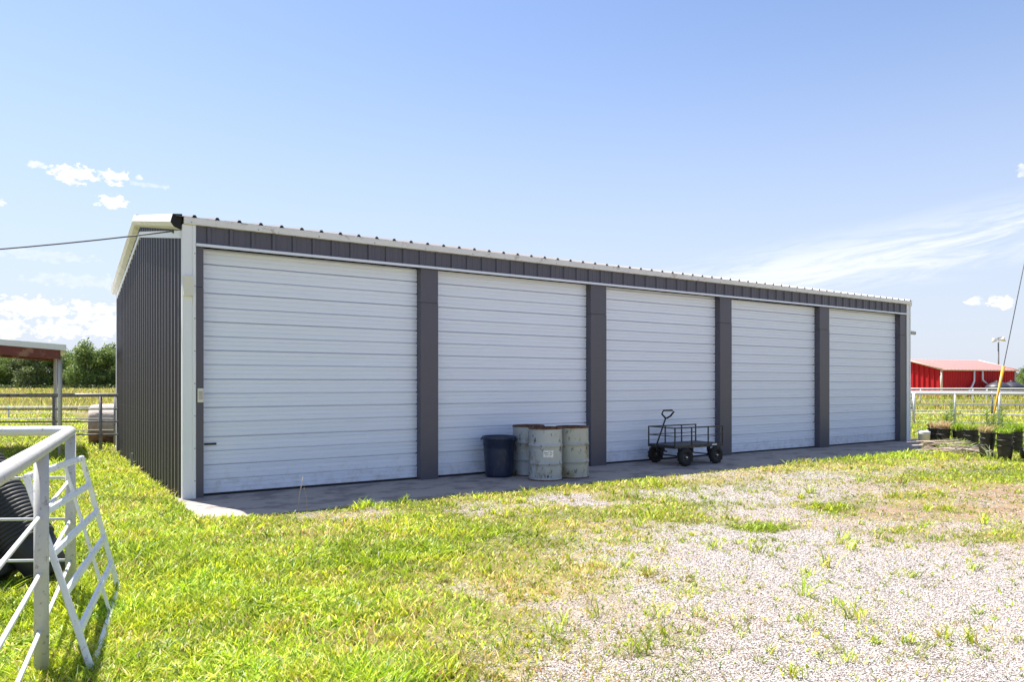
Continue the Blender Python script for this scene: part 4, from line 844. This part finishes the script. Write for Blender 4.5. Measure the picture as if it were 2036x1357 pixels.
sheet(lambda t, hh: bq(t, -hh, 0), 0, 0, BL_, lambda t: BE, 0, 'long_wall', 'red_wall')
sheet(lambda t, hh: bq(-hh, t, 0), 0, 0, BD, lambda t: BE+(BR_-BE)*(1-abs(t-BD/2)/(BD/2))-.03, 0, 'gable_wall', 'red_wall', .62, .12)
sheet(lambda t, hh: bq(BL_+hh, t, 0), 0, 0, BD, lambda t: BE+(BR_-BE)*(1-abs(t-BD/2)/(BD/2))-.03, 0, 'gable_wall', 'red_wall')
sheet(lambda t, hh: bq(t, BD+hh, 0), 0, 0, BL_, lambda t: BE, 0, 'back_wall', 'red_wall')
for (w0_, w1_) in ((-.25, BD/2), (BD+.25, BD/2)):
    pr = rib_profile(-.2, BL_+.2, pitch=.6, major=.04, base=.14, top=.06, minor=0, off=.2); mb = MB(); vs = []
    for (t_, hh) in pr: vs += [bq(t_, w0_, BE+.02+hh), bq(t_, w1_, BR_+.08+hh)]
    mb.add(vs, [(2*i, 2*i+2, 2*i+3, 2*i+1) for i in range(len(pr)-1)]); mb.build('roof_slope', M['red_roof'], rb)
for (u_, w_) in ((-.06, -.06), (BL_+.06, -.06)):
    mb = MB(); mb.tube([bq(u_, w_, -.1), bq(u_, w_, BE)], .13, 8); mb.build('corner_trim', M['sand_trim'], rb)
mb = MB(); mb.tube([bq(-.3, -.3, BE-.05), bq(BL_+.3, -.3, BE-.05)], .09, 6)
mb.build('gutter', M['sand_trim'], rb)
for u0_ in (-.28, BL_+.28):
    mb = MB(); mb.tube([bq(u0_, -.3, BE), bq(u0_, BD/2, BR_+.05), bq(u0_, BD+.3, BE)], .10, 6); mb.build('rake_trim', M['sand_trim'], rb)
MB().tube([bq(5.15, -.2, 3.1), bq(5.05, -.25, 1.9), bq(4.5, -.4, 1.35), bq(2.9, -.8, .35), bq(2.5, -.9, .2)], .10, 8).build('downspout', M['white_trim'], rb)
MB().tube([bq(6.55, -.2, 3.1), bq(6.5, -.25, 2.0), bq(6.9, -.5, 1.55)], .10, 8).build('downspout', M['white_trim'], rb)
for u_, w_, lb in ((6.4, -2.0, 'black domed poly water tank, left one in front of the red barn'), (9.0, -1.9, 'black domed poly water tank, right one at the barn corner')):
    t = thing('water_tank', lb, 'water tank', bq(u_, w_, 0), 0, 'black water tanks by the barn')
    MB().lathe([(.0, 0), (1.25, 0), (1.28, .1), (1.25, .4), (1.29, .45), (1.25, .5), (1.25, .9), (1.29, .95), (1.25, 1.0), (1.25, 1.25), (1.18, 1.35), (.7, 1.66), (.3, 1.82)], 40).build('body', M['poly_tank'], t, local=True)
    MB().lathe([(.3, 1.80), (.33, 1.84), (.33, 1.92), (.0, 1.94)], 20).build('lid', M['poly_tank'], t, local=True)
lp_ = thing('lamp_pole', 'grey lamp pole with two floodlights standing beyond the red barn', 'lamp pole', cf(66.7, 100))
MB().tube([(0, 0, -.1), (0, 0, 4), (0, 0, 7.85)], [.13, .11, .09], 10).build('pole', M['grey_pipe'], lp_, local=True)
ar = Vector((RGT.x, RGT.y, 0))
MB().tube([-ar*.5+Vector((0, 0, 7.7)), Vector((0, 0, 7.9)), ar*.5+Vector((0, 0, 7.95))], .05, 8).build('crossarm', M['grey_pipe'], lp_, local=True)
for sg, tz in ((-1, 7.55), (1, 7.7)):
    m_ = Matrix.Translation(ar*.62*sg+Vector((0, 0, tz))) @ Matrix.Rotation(R(25*sg), 4, FWD)
    MB().lathe([(.0, .32), (.12, .32), (.16, .1), (.42, -.12), (.40, -.16), (.0, -.10)], 20, m_).build('floodlight', M['lamp_grey'], lp_, local=True)
gw = thing('guy_wire', 'slanting steel guy wire with a yellow plastic guard on its lower end', 'guy wire', cf(18.25, 27.6))
g0 = cf(18.25, 27.6, -.05); g1 = cf(20.35, 27.6, 7.2)   # towards a pole top out to the right
g0 = cf(18.2, 27.7, -.05); v_ = cf(18.78, 27.85, 2.33)-g0; g1 = g0+v_*3.6
MB().tube([g0, g0+v_*1.0, g0+v_*2, g1], .018, 6).build('wire', M['cable'], gw)
MB().tube([g0+v_*.03, g0+v_*.3, g0+v_*.98], [.018, .028, .060], 10).build('guard', M['yellow'], gw)
# service cable to the gable
a = Vector((-.06, .50, 3.86)); b = cf(-26, 17.0, 5.4); pts = []
for i in range(33):
    t_ = i/32.; p = a.lerp(b, t_); p.z -= 4*.62*t_*(1-t_); pts.append(p)
mb = MB(); mb.tube(pts, .012, 6)
for t_ in (5,): mb.tube([pts[t_]+Vector((0, 0, -.03)), pts[t_]+Vector((0, 0, .03))], .02, 6)
mb.tube([a, a+Vector((.05, .02, -.03))], .018, 6)
o = mb.build('service_cable', M['cable']); tag(o, 'sagging grey service cable running from the gable top out to the left', 'cable')
# seed stalks by the apron edge
for X, Y, hh, lb in ((-2.70, 9.22, .42, 'thin pale seed stalk leaning over the apron edge'), (-2.60, 9.22, .30, 'dry brown stalk with round seed head beside the apron')):
    mb = MB(); mb.tube([(0, 0, -.02), (.01, .0, hh*.5), (.06 if hh > .35 else -.02, .02, hh)], [.003, .0025, .002], 5)
    if hh > .35: mb.tube([(.035, .01, hh*.7), (.062, .02, hh+.02)], [.005, .004], 5)
    else: mb.lathe([(.0, -.012), (.012, 0), (.0, .012)], 8, Matrix.Translation((-.02, .02, hh)))
    o = mb.build('seed_stalk', M['tan_lid']); o.location = cf(X, Y, 0); tag(o, lb, 'plant')

# ------------------------------------------------------------------ trees
def crown_cloud(n, lobes, leaf, cols, rnd):
    """leaf-sized faces spread through lumpy lobes; lobe = (x, y, z, rx, ry, rz)"""
    V = []; C = []; tot = sum(l[3]*l[4]*l[5] for l in lobes)
    for l in lobes:
        m_ = max(30, int(n*l[3]*l[4]*l[5]/tot)); u = rnd.normal(size=(m_, 3)); u /= np.linalg.norm(u, axis=1)[:, None]; rad = rnd.random(m_)**.38
        bump = 1+.22*np.sin(u[:, 0]*5+l[0])*np.sin(u[:, 1]*6+l[1])*np.sin(u[:, 2]*5+1); ctr = u*(rad*bump)[:, None]*np.array(l[3:6])+np.array(l[:3])
        a = rnd.normal(size=(m_, 3)); b = rnd.normal(size=(m_, 3)); a /= np.linalg.norm(a, axis=1)[:, None]; b -= a*(a*b).sum(1)[:, None]; b /= np.linalg.norm(b, axis=1)[:, None]
        s_ = leaf*(.5+rnd.random(m_))[:, None]; V.append(np.stack([ctr-a*s_-b*s_*.5, ctr+a*s_*.2-b*s_*.7, ctr+a*s_+b*s_*.2, ctr-a*s_*.1+b*s_*.7], 1))
        C.append(np.array(cols)[rnd.integers(0, len(cols), m_)]*(.7+.6*rnd.random((m_, 1))))
    return np.concatenate(V), np.concatenate(C)
def make_tree(hh, wd, seed, cols, n=6500, leaf=.24, bare=False):
    rnd = np.random.default_rng(seed); t = thing('tree', '', 'tree'); lobes = []
    k = 13
    for i in range(k):
        a = rnd.random()*6.28; r = wd*.5*rnd.random()**.6*.75; z = hh*(.16+.72*rnd.random()); sh_ = 1-.55*abs(z/hh-.45)
        lobes.append((r*math.cos(a)*sh_, r*math.sin(a)*sh_, z, wd*.20*(.7+.6*rnd.random()), wd*.20*(.7+.6*rnd.random()), hh*.12*(.7+.6*rnd.random())))
    lobes.append((0, 0, hh*.88, wd*.14, wd*.14, hh*.12)); lobes.append((0, 0, hh*.20, wd*.45, wd*.45, hh*.20)); lobes.append((wd*.3, wd*.1, hh*.33, wd*.2, wd*.2, hh*.12)); lobes.append((-wd*.3, -wd*.1, hh*.36, wd*.2, wd*.2, hh*.13))
    V, C = crown_cloud(n, lobes, leaf, cols, rnd); me = bpy.data.meshes.new('crown'); npmesh(me, V.reshape(-1, 3), np.arange(len(V)*4).reshape(-1, 4)); setcol(me, np.repeat(C, 4, 0)); me.materials.append(M['leaf'])
    o = bpy.data.objects.new('crown', me); COL.objects.link(o); o.parent = t
    mb = MB(); mb.tube([(0, 0, -.3), (.1, 0, hh*.3), (-.1, .1, hh*.8)], [hh*.025, hh*.018, hh*.006], 8)
    for l in lobes[:9]: mb.tube([(0, 0, l[2]*.55), (l[0]*.5, l[1]*.5, l[2]*.75), (l[0], l[1], l[2])], [hh*.011, hh*.007, hh*.003], 6)
    mb.build('trunk', M['bark'], t, local=True); return t
DG = [(.13,.20,.06),(.18,.26,.07),(.09,.14,.06),(.24,.33,.09)]; LG = [(.15,.23,.05),(.20,.28,.06),(.11,.17,.04)]; GG = [(.17,.20,.10),(.12,.15,.07),(.21,.23,.12)]
protos = [make_tree(13.5, 11, 1, DG+LG[:1]), make_tree(12.0, 12, 2, LG+DG[:1]), make_tree(12.5, 10, 3, GG+DG[:2])]
OR2 = ['first', 'second', 'third', 'fourth', 'fifth', 'sixth', 'seventh', 'eighth', 'ninth', 'tenth', 'eleventh', 'twelfth', 'thirteenth', 'fourteenth', 'fifteenth', 'sixteenth', 'seventeenth', 'eighteenth', 'nineteenth', 'twentieth']
kn = ['dark green broad', 'lighter yellow green', 'greyish green']
row = [(-10, 1, .95), (15, 0, 1.0), (40, 2, 1.12), (62, 2, .98), (83, 1, .98), (104, 0, 1.0), (128, 0, 1.0), (150, 1, 1.0), (170, 0, 1.12), (192, 1, 1.05), (212, 0, 1.02), (232, 2, 1.18), (255, 1, 1.1), (-40, 0, 1.), (-70, 2, .95), (280, 0, 1.1)]
row.sort(); used = set()
for i, (px, kd, sc) in enumerate(row):
    D = 205+((i*37) % 23); t = protos[kd] if kd not in used else clone(protos[kd]); used.add(kd)
    t.location = cf((px-1018)/1450*D, D, -.2); t.scale = (sc*.95, sc*.95, sc*.98); t.rotation_euler = (0, 0, i*1.3)
    tag(t, f'{kn[kd]} tree, {OR2[i]} from the left in the distant treeline behind the golden field', 'tree', 'trees in the distant treeline')
# right-hand trees
rt = [(2048, 100, 1, .34, 'light green small tree at the right edge beyond the barn'), (2040, 260, 0, .72, 'dark distant tree behind the barn, at the right edge of view'), (2008, 280, 2, .66, 'grey green distant tree just behind the barn roof end'), (2075, 250, 0, .8, 'dark distant tree farther right past the barn')]
for px, D, kd, sc, lb in rt:
    t = clone(protos[kd]); t.location = cf((px-1018)/1450*D, D, -.1); t.scale = (sc, sc, sc*.85); t.rotation_euler = (0, 0, px); tag(t, lb, 'tree', 'trees beyond the red barn')
# shrubs along the foot of the treeline, and a far wood closing the horizon
def wood(name, pts, n, h, leaf, cols, label, dz=.0):
    rnd = np.random.default_rng(9); lobes = []
    for (p, s_) in pts: lobes.append((p.x, p.y, h*s_*.5, 6*s_*1.3, 6*s_*1.3, h*s_*.55))
    V, C = crown_cloud(n, lobes, leaf, cols, rnd); me = bpy.data.meshes.new(name); npmesh(me, V.reshape(-1, 3), np.arange(len(V)*4).reshape(-1, 4)); setcol(me, np.repeat(C, 4, 0)); me.materials.append(M['leaf'])
    o = bpy.data.objects.new(name, me); COL.objects.link(o); return tag(o, label, 'woodland', kind='stuff')
pts = [(cf((px-1018)/1450*206, 206+random.uniform(-5, 12)), .35+.75*random.random()**2) for px in range(-100, 330, 6)]
wood('undergrowth', pts, 12000, 1.5, .2, [(.05,.08,.02),(.07,.10,.03)], 'dense undergrowth tinted shade dark along the foot of the distant treeline')  # leaf colours darkened to stand for shadow at the foot of the trees
pts = []
for i in range(150):
    an = -52+104*i/149; D = 560+random.uniform(-30, 30); pts.append((cf(math.tan(math.radians(an))*D if abs(an) < 60 else 0, D), 1+.5*random.random()))
wood('far_wood', pts, 26000, 9, 1.3, [(.06,.09,.05),(.08,.11,.06)], 'far dark woodland closing the horizon')
